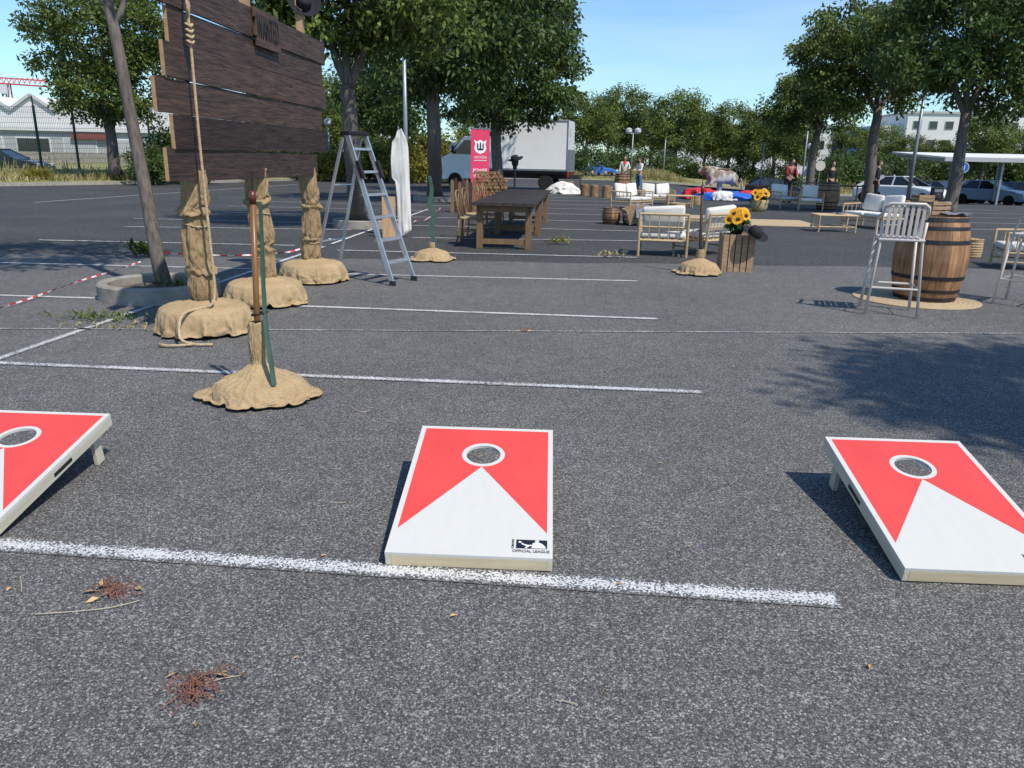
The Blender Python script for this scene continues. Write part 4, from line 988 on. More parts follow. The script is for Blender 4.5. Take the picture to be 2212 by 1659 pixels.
# ------------------------------------------------------------------ people
def person(label,loc,rz,shirt,pants,arms,hair_long=False,lean=0,sc=1.0,extra=None):
    r=thing('person',label,'person',loc,rz); r.scale=(sc,)*3
    L=lambda p:(p[0],p[1]-lean*max(0,p[2]-.92)*1.0,p[2]-abs(lean)*.18*max(0,p[2]-.92))
    nd=[];ed=[]
    def a(p,rd,par=None):
        nd.append((L(p),rd)); i=len(nd)-1
        if par is not None: ed.append((par,i))
        return i
    pel=a((0,0,.93),(.125,.095)); sp1=a((0,0,1.1),(.115,.085),pel); chs=a((0,.005,1.28),(.135,.09),sp1); nb=a((0,.01,1.41),.06,chs); nk=a((0,0,1.48),.048,nb); hd=a((0,-.012,1.56),(.07,.08),nk); ht=a((0,-.005,1.64),(.06,.07),hd)
    for s in (-1,1):
        hp_=a((s*.085,0,.86),.085,pel); kn=a((s*.095,-.02,.48),.056,hp_); an=a((s*.1,.02,.085),.036,kn); a((s*.11,-.13,.03),.03,an)
        sh=a((s*.165,.005,1.375),.052,chs); e,wv=arms[0 if s<0 else 1]
        el=a(e,.038,sh); wr=a(wv,.026,el)
        d=(Vector(wv)-Vector(e)).normalized(); q=Vector(wv)+d*.07; side=d.cross(Vector((0,1,0)))
        if side.length<.1: side=Vector((1,0,0))
        side.normalize(); nor=d.cross(side)
        pa=a(tuple(q),(.028,.02),wr)
        for k,(o,l) in enumerate(((-.027,.07),(-.009,.08),(.009,.075),(.027,.06))):
            f1=a(tuple(q+side*o+d*.02),.009,pa); f2=a(tuple(q+side*o+d*l+nor*.008),.008,f1); a(tuple(q+side*o+d*(l+.025)+nor*.022),.007,f2)
        th=a(tuple(q-d*.03-side*.035),.010,pa); a(tuple(q+d*.01-side*.055+nor*.01),.008,th)
    me=skin_mesh(nd,ed)
    f=MB(); hc=Vector(L((0,-.012,1.57))); f.ell(hc,(.076,.093,.112),16,12); f.ell(hc+Vector((0,-.096,-.012)),(.013,.018,.022),8,6)
    for s in (-1,1): f.ell(hc+Vector((s*.077,.005,-.005)),(.01,.02,.03),8,6)
    meshobj('body',join_mb(me,f),M['skinA'],r)
    for s in (-1,1):
        b=MB(); b.ell(hc+Vector((s*.03,-.086,.012)),(.012,.008,.007),8,6); b.build('eye',M['hair'],r)
    b=MB(); b.ell(hc+Vector((0,-.086,-.052)),(.024,.008,.006),8,6); b.build('mouth',M['tail'],r)
    b=MB(); b.ell(hc+Vector((0,.018,.022)),(.086,.098,.108),16,10)
    if hair_long: b.ell(hc+Vector((0,.06,-.12)),(.095,.05,.2),14,10)
    b.build('hair',M['hair'],r,smooth=True)
    nd=[];ed=[]
    p0=a((0,0,.9),(.14,.11)); p1=a((0,0,1.1),(.128,.1),p0); p2=a((0,.005,1.28),(.148,.103),p1); a((0,.01,1.41),.062,p2)
    for s in (-1,1):
        sh=a((s*.165,.005,1.37),.064,p2); e,wv=arms[0 if s<0 else 1]; el=a(e,.05,sh); a(tuple(Vector(e).lerp(Vector(wv),.7)),.042,el)
    meshobj('shirt',skin_mesh(nd,ed),shirt,r)
    nd=[];ed=[]; p0=a((0,0,.95),(.13,.1))
    for s in (-1,1):
        h_=a((s*.085,0,.85),.095,p0); k_=a((s*.095,-.02,.48),.068,h_); a((s*.1,.02,.1),.055,k_)
    meshobj('trousers',skin_mesh(nd,ed),pants,r)
    for s in (-1,1):
        b=MB(); b.ell((s*.107,-.06,.045),(.045,.13,.045),12,8); b.build('shoe',M['black'],r,smooth=True)
    if extra=='scarf':
        b=MB(); b.ell(L((0,-.03,1.42)),(.085,.085,.04),14,8); b.add([L((-.09,-.09,1.41)),L((.09,-.09,1.41)),L((0,-.135,1.26))],[(0,1,2)]); b.build('neckerchief',M['red'],r,smooth=True)
    return r
dn=lambda s:((s*.22,.02,1.1),(s*.23,-.06,.86))
person('woman in white shirt with red neckerchief and long dark hair standing by the barrel',GP(1348,37.6),.1,M['whitecloth'],M['darkcloth'],[dn(-1),((.25,-.05,1.12),(.1,-.2,1.12))],True,extra='scarf')
person('woman in white shirt and blue jeans turned sideways next to another woman',GP(1381,36.2),-1.0,M['whitecloth'],M['jeans'],[((-.21,-.06,1.12),(-.15,-.28,1.08)),((.21,-.08,1.12),(.12,-.28,1.1))],True,sc=.96)
person('man in red plaid shirt bending forward behind the bamboo armchairs',GP(1704,31),.3,M['plaid'],M['darkcloth'],[((-.22,-.14,1.1),(-.14,-.33,1.0)),((.22,-.14,1.1),(.14,-.33,1.0))],False,lean=.22)
person('person in dark top behind the barrel near the black table',GP(1797,33),.2,M['darkcloth'],M['darkcloth'],[dn(-1),dn(1)],True,sc=.97)
person('man dressed in black standing right of the black table',GP(1896,30.5),1.2,M['black'],M['black'],[dn(-1),dn(1)],False)
# ------------------------------------------------------------------ misc mid props
def ftable(label,loc,w,rz):
    r=thing('folding_table',label,'table',loc,rz)
    b=MB(); b.box((0,0,.74),(w,.7,.04)); b.build('tabletop',M['black'],r)
    for sx in (-1,1):
        for sy in (-1,1): b=MB(); b.beam((sx*(w/2-.08),sy*.28,0),(sx*(w/2-.08),sy*.28,.72),.04,.04); b.build('leg',M['tableleg'],r)
    return r
o1=ftable('dark trestle table right of the oak barrel and armchairs',GP(1832,28.5),1.1,-.1); o2=ftable('dark buffet table by the rear of the truck',GP(1295,40),2.0,.05); ftable('dark table behind the plaid shirted man',GP(1745,33.5),1.6,.0)
for k in range(5):
    b=MB(); x=-.7+.33*k; b.lathe([(.06,0),(.07,.1),(.05,.16),(.02,.2)],12); o=b.build('pot_jar',M['wicker' if k%2 else 'plastic'],None,smooth=True,loc=o2.location+Vector((x,0,.76))); tag(o,['first','second','third','fourth','fifth'][k]+' small jar from the left on the buffet table','jar','jars on the buffet table')
for k,(px,py) in enumerate(((1262,423),(1283,425),(1309,427),(1231,414))):
    b=MB(); b.lathe([(.17,0),(.165,.2),(.17,.46),(.155,.48)],18); b.cur=1; b.lathe([(.15,.4805),(.15,.482)],18)
    o=b.build('log_stool',[M['log'],M['cutend']],None,loc=G(px,py),smooth=False); tag(o,['log stump stool second from left near the truck','log stump stool third from left near the truck','rightmost log stump stool near the oak barrel','leftmost log stump stool beside the white tarp'][k],'stool','log stump stools')
p=G(1216,418); o=crumple([(.75,.006),(.7,.1),(.55,.28),(.35,.42),(.15,.5),(.03,.53)],88,.3,f=1.5,g=3).build('tarp',M['whitecloth'],None,smooth=True,loc=p); tag(o,'crumpled white tarp heap on the asphalt by the truck wheel','tarp')
p=G(2020,438); r=thing('loudspeaker','black loudspeaker standing behind the big barrel','speaker',p,-.2)
b=MB(); b.box((0,0,.32),(.42,.38,.64)); b.build('cabinet',M['black'],r,bevel=.02); b=MB(); b.lathe([(.15,0),(.13,.01),(.02,.03)],20); b.build('woofer',M['plastic'],r,loc=(0,-.192,.25),rot=(pi/2,0,0)); b=MB(); b.box((0,-.192,.5),(.3,.02,.12)); b.build('horn',M['galv'],r)
crate('wooden crate standing left of the loudspeaker behind the barrel',G(1990,452),.6,.4,.5,.2)
# bull and mattress
mc=GP(1556,33); r=thing('inflatable_mattress','half deflated blue red and white inflatable mattress under the bull','inflatable',mc,0)
crumple([(1.6,.006),(1.6,.16),(1.4,.28),(.9,.30),(.4,.24),(.05,.2)],11,.14,f=1.4,g=2).build('blue_base',M['blue'],r,smooth=True)
crumple([(.65,.02),(.6,.26),(.4,.42),(.03,.46)],12,.3,f=1.4,g=2,c=(-.90,-.55,0)).build('red_fold',M['red'],r,smooth=True)
crumple([(.45,.02),(.4,.22),(.25,.34),(.03,.38)],13,.35,f=1.4,g=2,c=(-.15,-1.35,0)).build('white_fold',M['whitecloth'],r,smooth=True)
crumple([(.4,.02),(.36,.22),(.25,.36),(.03,.39)],14,.3,f=1.4,g=2,c=(1.0,-.6,0)).build('red_fold',M['red'],r,smooth=True)
r=thing('rodeo_bull','mechanical rodeo bull with grey and brown hide on the inflatable mattress','rodeo bull',mc+Vector((0,0,.25)),.15)
nd=[((.55,0,.62),(.24,.28)),((.15,0,.66),(.27,.3)),((-.25,0,.74),(.28,.34)),((-.55,0,.88),(.19,.24)),((-.78,0,.93),(.14,.15)),((-.98,0,.78),(.085,.09)),((.78,0,.55),(.14,.18))]
ed=[(0,1),(1,2),(2,3),(3,4),(4,5),(0,6)]
for s in (-1,1):
    nd+=[((-.38,s*.2,.5),.1),((-.52,s*.22,.3),.06),((.55,s*.2,.45),.12),((.72,s*.22,.26),.06)]; i=len(nd)-4; ed+=[(2,i),(i,i+1),(0,i+2),(i+2,i+3)]
meshobj('body',skin_mesh(nd,ed,1,2),M['bull'],r)
for s in (-1,1):
    b=MB(); b.tube(bez((-.78,s*.1,1.02),(-.8,s*.34,1.02),(-.86,s*.38,1.22)),[.04-.0042*k for k in range(9)],8); b.build('horn',M['straw'],r,smooth=True)
    b=MB(); b.ell((-.72,s*.2,.97),(.05,.1,.035),10,6); b.build('ear',M['bull'],r,smooth=True)
b=MB(); b.tube([(.9,0,.6),(1.0,0,.4),(.98,0,.15)],[.03,.025,.04],8); b.build('tail',M['bull'],r)
b=MB(); b.lathe([(.25,-.15),(.2,.0),(.12,.1),(.1,.5)],16); b.build('pedestal',M['galv'],r)
b=MB(); b.box((.05,0,.955),(.5,.45,.05)); b.build('saddle_pad',M['tableleg'],r,bevel=.02)
# ------------------------------------------------------------------ tape
def ribbon(pts,label,wd=.032):
    pp=[Vector(p) for p in pts]
    xy=refine([(p.x,p.y) for p in pp],10); zz=refine([(p.z,0) for p in pp],10)
    q=[Vector((a[0],a[1],max(.02,c[0]))) for a,c in zip(xy,zz)]
    b=MB(); L=0; vs=[];uv=[]
    for i,p in enumerate(q):
        if i: L+=(p-q[i-1]).length
        tw=.7*sin(i*.45); d=(q[min(i+1,len(q)-1)]-q[max(i-1,0)]).normalized(); s=d.cross(Vector((0,0,1))).normalized()*sin(tw)*.5+Vector((0,0,1))*abs(cos(tw))*.5
        vs+=[p,p+s*wd]; uv+=[(L/.2,0),(L/.2,1)]
    b.add(vs,[(2*i,2*i+2,2*i+3,2*i+1) for i in range(len(q)-1)]); b.uv=uv
    o=b.build('barrier_tape',M['tape'],None); return tag(o,label,'tape','red and white barrier tapes')
ribbon([G(-40,678,.03),G(60,648,.03),G(160,612,.03),G(240,588,.04),G(305,566,.05)],'red and white barrier tape running off at left behind the thin tree')
ribbon([G(355,547,.05),G(430,552,.03),G(520,553,.03),G(600,548,.04),G(640,542,.08),G(715,517,.15)],'red and white barrier tape lying between the wrapped posts',.045)
ribbon([G(884,492,.1),G(898,478,.06),G(915,478,.04),G(940,462,.04),G(952,450,.05)],'short twisted barrier tape by the white cloth',.05)
# ------------------------------------------------------------------ trees
def crown_mesh(ells,nsub,per,size,rs,seed,droop=.5,hollow=.45,asp=.24):
    g=np.random.default_rng(seed); cs=np.array([e[0] for e in ells],float); R=np.array([e[1] for e in ells],float)
    wt=R.prod(1)**(2/3); wt/=wt.sum()
    idx=g.choice(len(ells),nsub,p=wt); d=g.normal(size=(nsub,3)); d/=np.linalg.norm(d,axis=1)[:,None]
    rr=hollow+(1-hollow)*np.sqrt(g.random(nsub)); sc=cs[idx]+d*R[idx]*rr[:,None]; rad=g.uniform(rs[0],rs[1],nsub); tint=g.uniform(.6,1.45,nsub)
    n=nsub*per; si=np.repeat(np.arange(nsub),per)
    q=g.normal(size=(n,3)); q/=np.linalg.norm(q,axis=1)[:,None]; q*=np.sqrt(g.random(n))[:,None]; q[:,2]*=.65
    p=sc[si]+q*rad[si][:,None]
    a=q*.7+g.normal(size=(n,3))*.5+np.array([0,0,-droop]); a/=np.linalg.norm(a,axis=1)[:,None]; a*=(size*g.uniform(.65,1.35,n))[:,None]
    s=np.cross(a,g.normal(size=(n,3))); s/=np.linalg.norm(s,axis=1)[:,None]+1e-9; s*=size*asp
    V=np.stack([p,p+a*.45+s,p+a,p+a*.45-s],1).reshape(-1,3)
    me=bpy.data.meshes.new('crown'); me.vertices.add(4*n); me.vertices.foreach_set('co',V.ravel()); me.loops.add(4*n); me.loops.foreach_set('vertex_index',np.arange(4*n)); me.polygons.add(n); me.polygons.foreach_set('loop_start',np.arange(n)*4); me.update(calc_edges=True)
    at=me.attributes.new('tint','FLOAT_COLOR','POINT'); tv=np.repeat(tint[si]*g.uniform(.75,1.25,n),4); col=np.ones((4*n,4)); col[:,:3]=tv[:,None]; at.data.foreach_set('color',col.ravel())
    return me
def tree(label,base,trunk,rad,limbs,ells,nsub,per,size,rs,seed,leaf,droop=.5,cat='tree',name='tree',asp=.24,hollow=.45,group=None):
    r=thing(name,label,cat,base,0,group); b=MB()
    def wob(pts,k,sd):
        n=len(pts); P=[Vector(p) for p in pts]; out=[]
        for i in range(n-1):
            for j in range(4):
                t=j/4; v=P[i].lerp(P[i+1],t); out.append(v+Vector((noise.noise(v*1.3+Vector((sd,0,0))),noise.noise(v*1.3+Vector((0,sd,3))),0))*k)
        out.append(P[-1]); return out
    tp=wob(trunk,.05,seed); n=len(tp); b.tube(tp,[rad[0]*(1.25 if i==0 else 1)+(rad[1]-rad[0])*i/(n-1) for i in range(n)],12)
    for lb in limbs:
        lp=wob(lb[0],.12,seed+3); m=len(lp); b.tube(lp,[lb[1]*(1-.8*i/(m-1)) for i in range(m)],8)
        rn=random.Random(seed)
        for k in range(3):
            i=m//2+k*m//7
            if i<m-1:
                e=lp[i]+Vector((rn.uniform(-1,1),rn.uniform(-1,1),rn.uniform(.2,.9))); b.tube([lp[i],(lp[i]+e)/2+Vector((0,0,-.08)),e],[lb[1]*.35,lb[1]*.25,lb[1]*.1],6)
    b.build('trunk',M['bark'],r,smooth=True)
    me=crown_mesh(ells,nsub,per,size,rs,seed,droop,hollow,asp); meshobj('crown',me,leaf,r)
    return r
def ring(label,p,rr):
    r=thing('tree_planter',label,'planter',p,0,'round concrete tree surrounds'); b=MB(); b.lathe([(rr,.0),(rr,.15),(rr-.015,.165),(rr-.085,.165),(rr-.1,.15),(rr-.1,.05)],56,cap=False); b.build('concrete_ring',M['concrete'],r,smooth=False)
    b=MB(); b.lathe([(rr-.1,.06),(rr*.6,.10),(rr*.2,.12),(.01,.125)],32); b.build('soil',M['soil'],r,smooth=True)
p1=G(348,640); ring('round concrete planter ring around the thin leaning tree',p1,.58)
tb_=p1+Vector((.03,.05,0)); top=D(218,-40,8.3)-tb_; mid=D(292,330,8.1)-tb_
tree('slim leaning bare trunk tree beside the plank board',tb_,[(0,0,.05),tuple(mid),tuple(D(243,60,8.25)-tb_),tuple(top)],(.070,.046),[([tuple(D(243,62,8.25)-tb_),tuple(D(272,-40,8.4)-tb_),tuple(D(330,-260,8.6)-tb_)],.036),([tuple(top),tuple(D(150,-300,8.4)-tb_)],.046)],[((-.9,.4,4.6),(1.5,1.5,1.1))],60,70,.15,(.3,.6),21,M['leafD'])
p2=G(785,490); ring('round concrete planter ring behind the stepladder',p2,.62)
f2=lambda x,y,Y=15.3:tuple(D(x,y,Y)-p2)
tree('forked tree in the planter behind the stepladder',p2,[(-.1,0,.05),f2(762,330),f2(748,185)],(.17,.13),[([f2(748,190),f2(715,80),f2(690,-150)],.10),([f2(748,190),f2(800,90),f2(850,-150)],.10),([f2(748,190),f2(750,20),f2(760,-200)],.09)],
 [(f2(700,10),(1.2,1.4,.8)),(f2(820,-10),(1.5,1.5,.95)),(f2(930,40),(.9,1.1,.6)),(f2(640,-50),(1.0,1.2,.8)),(f2(770,-250),(2.2,2.0,1.4))],200,90,.15,(.3,.65),22,M['leafM'])
p3=G(940,434); ring('round concrete planter ring left of the dark table',p3,.75)
f3=lambda x,y,Y=25.5:tuple(D(x,y,Y)-p3)
tree('large dark tree with a thick trunk beyond the dark table',p3,[(0,0,.05),f3(938,300),f3(932,165)],(.25,.19),[([f3(932,170),f3(880,60),f3(830,-100)],.13),([f3(932,170),f3(985,60),f3(1060,-80)],.13),([f3(932,170),f3(940,0),f3(940,-150)],.14)],
 [(f3(870,125),(1.5,1.9,1.2)),(f3(1000,110),(1.9,2.0,1.4)),(f3(1080,50),(1.9,2.0,1.5)),(f3(860,-40),(1.9,2,1.6)),(f3(990,-100),(2.8,2.6,2.0))],260,95,.19,(.4,.85),23,M['leafD'])
p4=GP(1078,34); f4=lambda x,y,Y=34:tuple(D(x,y,Y)-p4)
tree('dense dark tree overhanging the white truck',p4,[(0,0,0),f4(1070,280),f4(1068,200)],(.24,.17),[([f4(1068,210),f4(1120,110),f4(1170,0)],.12),([f4(1068,210),f4(1020,110),f4(1000,0)],.12)],
 [(f4(1100,195),(2.2,2.3,1.6)),(f4(1165,150),(1.75,2.2,1.9)),(f4(1155,50),(1.8,2.4,2.1)),(f4(1015,180),(1.9,2.2,1.6)),(f4(1080,-10),(2.9,2.5,2.2))],300,95,.2,(.4,.8),24,M['leafD'])
p5=GP(850,44); f5=lambda x,y,Y=44:tuple(D(x,y,Y)-p5)
tree('dark tree in the background behind the white cloth',p5,[(0,0,0),f5(850,250)],(.2,.15),[([f5(850,260),f5(820,150)],.1)],[(f5(845,210),(2.4,2.2,1.9)),(f5(880,120),(2.5,2.4,2.2)),(f5(790,170),(1.9,2,2.2))],170,75,.24,(.5,.9),25,M['leafD'])
p6=Vector(D(248,372,36)); f6=lambda x,y,Y=36:tuple(D(x,y,Y)-p6)
tree('rounded full tree on the verge before the green fence at left',p6,[(0,0,-.1),f6(240,290),f6(225,215)],(.26,.18),[([f6(235,260),f6(160,190),f6(110,110)],.12),([f6(235,260),f6(290,180),f6(320,100)],.12),([f6(225,215),f6(220,100),f6(215,20)],.12)],
 [(f6(120,110),(1.4,1.9,1.5)),(f6(210,190),(2.1,2.0,1.4)),(f6(300,180),(1.35,1.8,1.6)),(f6(210,60),(2.9,2.5,1.9)),(f6(290,60),(1.5,2,1.7))],280,95,.19,(.4,.8),26,M['leafM'],droop=.2)
p7=GP(2064,24); f7=lambda x,y,Y=24:tuple(D(x,y,Y)-p7)
tree('tall tree with forked trunk right behind the big barrel',p7,[(0,0,0),f7(2066,380),f7(2088,240)],(.20,.14),[([f7(2086,250),f7(2060,170),f7(2000,60)],.1),([f7(2088,240),f7(2140,150),f7(2200,60)],.11),([f7(2088,240),f7(2095,120),f7(2090,0)],.1)],
 [(f7(1985,115),(1.5,1.6,.95)),(f7(2090,150),(1.6,1.7,.9)),(f7(2180,150),(1.5,1.8,1.4)),(f7(2060,40),(2.2,2.1,1.2)),(f7(2160,-40),(2.2,2.2,1.4)),(f7(2230,80),(1.4,1.6,1.6))],270,90,.17,(.35,.7),27,M['leafD'])
p8=GP(1884,34); f8=lambda x,y,Y=34:tuple(D(x,y,Y)-p8)
tree('tall tree with a straight trunk behind the man in black',p8,[(0,0,0),f8(1884,330),f8(1896,230)],(.25,.17),[([f8(1896,240),f8(1850,170),f8(1800,90)],.12),([f8(1896,235),f8(1940,190),f8(1980,140)],.09),([f8(1896,230),f8(1905,110),f8(1910,20)],.12)],
 [(f8(1810,190),(1.5,1.8,1.0)),(f8(1850,120),(2.2,2.1,1.3)),(f8(1930,155),(1.8,1.9,1.4)),(f8(1880,55),(2.3,2.2,1.2)),(f8(1950,30),(1.6,1.8,1.0)),(f8(1780,120),(1.1,1.5,1.0))],260,90,.19,(.4,.8),28,M['leafM'])
p9=GP(1752,50); f9=lambda x,y,Y=50:tuple(D(x,y,Y)-p9)
tree('leaning tree between the far tree row and the tall right hand trees',p9,[(0,0,0),f9(1757,320),f9(1772,270)],(.26,.17),[([f9(1770,280),f9(1730,220),f9(1700,180)],.12),([f9(1772,270),f9(1800,200)],.1)],
 [(f9(1710,235),(1.9,2.1,1.4)),(f9(1760,205),(2.2,2.2,1.6)),(f9(1790,240),(1.8,2,1.3)),(f9(1730,185),(1.3,1.6,1.0))],170,85,.22,(.45,.85),29,M['leafM'])
p11=Vector((7.0,1.0,0))
tree('tree just outside the right edge casting shade on the asphalt',p11,[(0,0,0),(0,0,3.5),(-.1,0,5)],(.17,.12),[([(0,0,4.3),(-.6,.3,5.6)],.07)],[((-.2,.4,6.0),(1.7,1.3,1.0)),((.5,-.3,6.5),(1.6,1.5,1.1))],170,95,.15,(.35,.65),31,M['leafD'])
# far tree row prototypes
protos=[]
for k,(e,lf) in enumerate(((( ((0,0,5.6),(2.9,2.7,2.3)),((-1.3,0,4.2),(2.0,2,1.4)),((1.5,0,4.5),(1.9,2,1.5)) ),'leafB'),(( ((0,0,5.9),(2.5,2.5,2.6)),((1.0,.3,4.4),(2.2,2,1.5)),((-1.4,0,4.9),(1.7,2,1.8)) ),'leafM'),(( ((0,0,5.2),(3.2,2.6,2.2)),((-.6,0,6.6),(1.8,1.8,1.4)),((1.6,0,3.9),(1.6,2,1.3)) ),'leafB'))):
    protos.append((list(e),lf))
far=[(1262,74,.94,0),(1345,82,1.05,1),(1402,92,1.0,2),(1455,76,1.08,0),(1518,88,1.0,2),(1570,80,.98,1),(1625,72,.86,2),(1668,84,1.05,0),(1716,70,.8,1),(1835,80,.8,2),(1310,96,1.1,2),(1895,92,.9,0),(760,66,.95,1),(655,60,1.0,0),(1030,72,.8,2),(1120,80,.9,0),(590,66,.9,2),(1960,88,.7,1),(710,52,.62,1),(2030,88,.68,2),(2118,80,1.0,0),(2195,84,.8,1),(820,58,.9,2)]
flab=['its left end beside the truck box','the lamp with two globes','the gap right of the lamp','the black sport utility car','the left of the bull','behind the rodeo bull','right of the bull, low','behind the plaid shirted man','the leaning tree trunk','the oak barrel behind the armchairs','the back behind the double lamp','the right behind the tall straight trunk','the back behind the stepladder','the back right of the plank board','the back behind the red banner','the back above the truck cab','the back hidden by the plank board','the far right left of the office block','the side of the single globe lamp','the far right before the office block windows','the far right above the car shelter','the right edge behind the car shelter','the back behind the grey pole']
made={}
for i,(px,Y,s,k) in enumerate(far):
    b0=GP(px,Y,385); lab='round headed tree in the far row, at '+flab[i]
    if k not in made:
        e,lf=protos[k]
        r=tree(lab,b0,[(0,0,0),(0,0,2.2),(.1,0,3.6)],(.2,.13),[([(0,0,2.6),(-1.2,0,4.2)],.09),([(0,0,2.8),(1.3,0,4.6)],.09)],e,165,75,.24,(.45,.95),50+k,M[lf],droop=.25,group='trees of the far row')
        made[k]=r; r.scale=(s,)*3
    else: dup(made[k],b0,i*1.3,lab,s,'trees of the far row')
# shrubs
shp=[(610,50,1.3,'D'),(690,47,1.0,'D'),(735,46,.9,'Y'),(800,50,1.3,'D'),(850,50,1.1,'D'),(890,46,1.3,'Y'),(955,48,1.35,'Y'),(905,54,1.6,'D'),(1270,66,1.2,'D'),(1330,70,1.2,'D'),(1400,72,1.25,'D'),(1470,74,1.3,'D'),(1540,74,1.2,'D'),(1600,72,1.2,'D'),(1680,70,1.2,'D'),(1800,72,1.6,'D'),(1850,74,1.7,'D'),(1910,78,1.8,'D'),(1985,80,1.9,'D'),(2060,82,2.0,'D'),(2150,84,2.0,'D'),(2220,84,2.0,'D'),(88,34,.32,'Y'),(330,36,.8,'D'),(395,38,1.2,'D'),(480,42,1.4,'D'),(550,46,1.4,'D'),(1215,66,1.2,'D'),(1130,64,1.3,'D')]
shm={}
where=['left of the wrapped posts','behind the third wrapped post','yellowing by the globe lamp','behind the ladder top','behind the white cloth','yellowing behind the grey pole','yellowing by the round sign','in back of the yellowing pair','left of the truck rear','under the double lamp','right of the double lamp','behind the black utility car','left of the bull','behind the bull','behind the plaid shirt man','left of the oak barrel','behind the oak barrel','behind the white cars','left of the shelter','behind the shelter','behind the shelter middle','behind the shelter right end','yellowing at the fence foot','right of the verge tree','left of the board posts','between the posts','at the middle post','behind the truck tail','behind the truck cab']
for i,(px,Y,s,k) in enumerate(shp):
    b0=GP(px,Y,385); b0.z+=.1; lab='leafy shrub in the background hedge '+where[i]
    if k not in shm:
        shm[k]=tree(lab,b0,[(0,0,0),(.05,0,.7)],(.05,.03),[([(0,0,.3),(.5,0,1.0)],.03),([(0,0,.3),(-.6,.1,1.1)],.03)],[((0,0,1.1),(1.6,1.2,.95)),((.9,0,.7),(1,1,.7)),((-1,0,.8),(1.0,1,.8))],75,60,.17,(.3,.6),70+len(shm),M['leafD' if k=='D' else 'leafY'],droop=.1,cat='shrub',name='shrub',group='background shrubs',hollow=.3)
        shm[k].scale=(s,)*3
    else: dup(shm[k],b0,i*.9,lab,s,'background shrubs')
# ------------------------------------------------------------------ verge, kerb, fence, grass
kp=[(-60,24),(-22,29.5),(-15,40),(-10.5,54),(0,61),(12,63),(25,66),(60,72),(120,80)]
b=MB(); rows=[(0,.13),(3,.35),(6,.48),(60,.8)]
for (x,y) in kp:
    dx,dy=(-.75,.66) if x<-9 else (0,1)
    for o,z in rows: b.add([(x+dx*o,y+dy*o,z+zf(x,y))],[])
n=len(rows); b.f=[(i*n+j,(i+1)*n+j,(i+1)*n+j+1,i*n+j+1) for i in range(len(kp)-1) for j in range(n-1)]; b.mi=[0]*len(b.f)
struct(b.build('grass_verge',M['verge'],smooth=True))
b=MB()
for i in range(len(kp)-1):
    a=Vector((*kp[i],0)); c=Vector((*kp[i+1],0)); a.z=zf(a.x,a.y)+.065; c.z=zf(c.x,c.y)+.065; b.beam(a,c,.16,.135)
struct(b.build('kerb',M['concrete']))
g=np.random.default_rng(5); V=[];n=0
for _ in range(16000):
    i=g.integers(1,7); t_=g.random(); a=np.array(kp[i]); c=np.array(kp[i+1]); q=a+(c-a)*t_
    o=abs(g.normal())*2.2+.3; dx,dy=(-.75,.66) if a[0]<-9 else (0,1)
    x=q[0]+dx*o; y=q[1]+dy*o; z=zf(q[0],q[1])+(.13+.22*min(o,3)/3 if o<3 else .35+.043*min(o-3,3)); hgt=g.uniform(.15,.55)*(1+.6*np.sin(x*.7)); w_=.03; an=g.random()*pi; lx,ly=g.normal(size=2)*.12
    V+=[(x-w_*cos(an),y-w_*sin(an),z),(x+w_*cos(an),y+w_*sin(an),z),(x+lx+w_*.3,y+ly,z+hgt),(x+lx-w_*.3,y+ly,z+hgt)]; n+=1
me=bpy.data.meshes.new('dry_grass'); me.from_pydata(V,[],[(4*i,4*i+1,4*i+2,4*i+3) for i in range(n)])
at=me.attributes.new('tint','FLOAT_COLOR','POINT'); tv=np.repeat(g.uniform(.5,1.4,n),4); col=np.ones((4*n,4)); col[:,:3]=tv[:,None]; at.data.foreach_set('color',col.ravel())
o=meshobj('dry_grass',me,M['dry'],None); tag(o,'tall dry yellow grass along the far verge','grass',None,'stuff')
# fence
fp=[Vector(D(x,y,Y)) for x,y,Y in ((-90,376,35),(3,374,36.5),(92,371,38),(172,368,39.5),(250,366,41),(330,363,43),(410,361,45))]
M['fgreen']=pm('fence_green',(.02,.07,.045),(.015,.05,.03),rough=.5)
r=thing('mesh_fence','tall green wire mesh fence in front of the white building at left','fence',fp[0]); inv=-fp[0]
for i,p in enumerate(fp):
    b=MB(); q=p+inv; b.beam(q-Vector((0,0,.3)),q+Vector((0,0,3.0)),.09,.09); b.tube([q+Vector((0,0,3.0)),q+Vector((.1,-.2,3.4))],.03); b.build('post',M['fgreen'],r)
    if i:
        b=MB(); q0=fp[i-1]+inv
        for k in range(13): z=.1+k*.235; b.beam(q0+Vector((0,0,z)),q+Vector((0,0,z)),.012,.012)
        for k in range(22): t_=(k+.5)/22; s_=q0.lerp(q,t_); b.beam(s_+Vector((0,0,.05)),s_+Vector((0,0,2.95)),.008,.008)
        b.build('mesh_panel',M['fgreen'],r)
# ------------------------------------------------------------------ buildings
B0=Vector(D(100,372,62)); B0.z=.3
r=thing('industrial_building','low white industrial building with zigzag roof behind the fence','building',B0,.12); r.scale=(1,1,.84)
b=MB(); b.box((2,6,1.6),(52,12,3.2)); b.build('lower_wall',M['greywall'],r)
b=MB(); b.box((2,6.6,4.0),(52,12,1.6)); b.build('upper_wall',M['wall'],r)
b=MB(); b.box((2,-.12,3.2),(52,.3,.35)); b.build('canopy_band',M['wall'],r)
for k in range(16):
    b=MB(); x=-23+3.2*k*1.0; b.prism([(x-1.6,4.81),(x,6.1),(x+1.6,4.81)],.6,12.5); rf=b.build('roof',M['wall'],r)
    b=MB(); b.beam((x-1.62,.5,4.85),(x,.5,6.18),.22,.25,(0,1,0)); b.beam((x,.5,6.18),(x+1.62,.5,4.85),.22,.25,(0,1,0)); b.build('gable_edge',M['greywall'],rf)
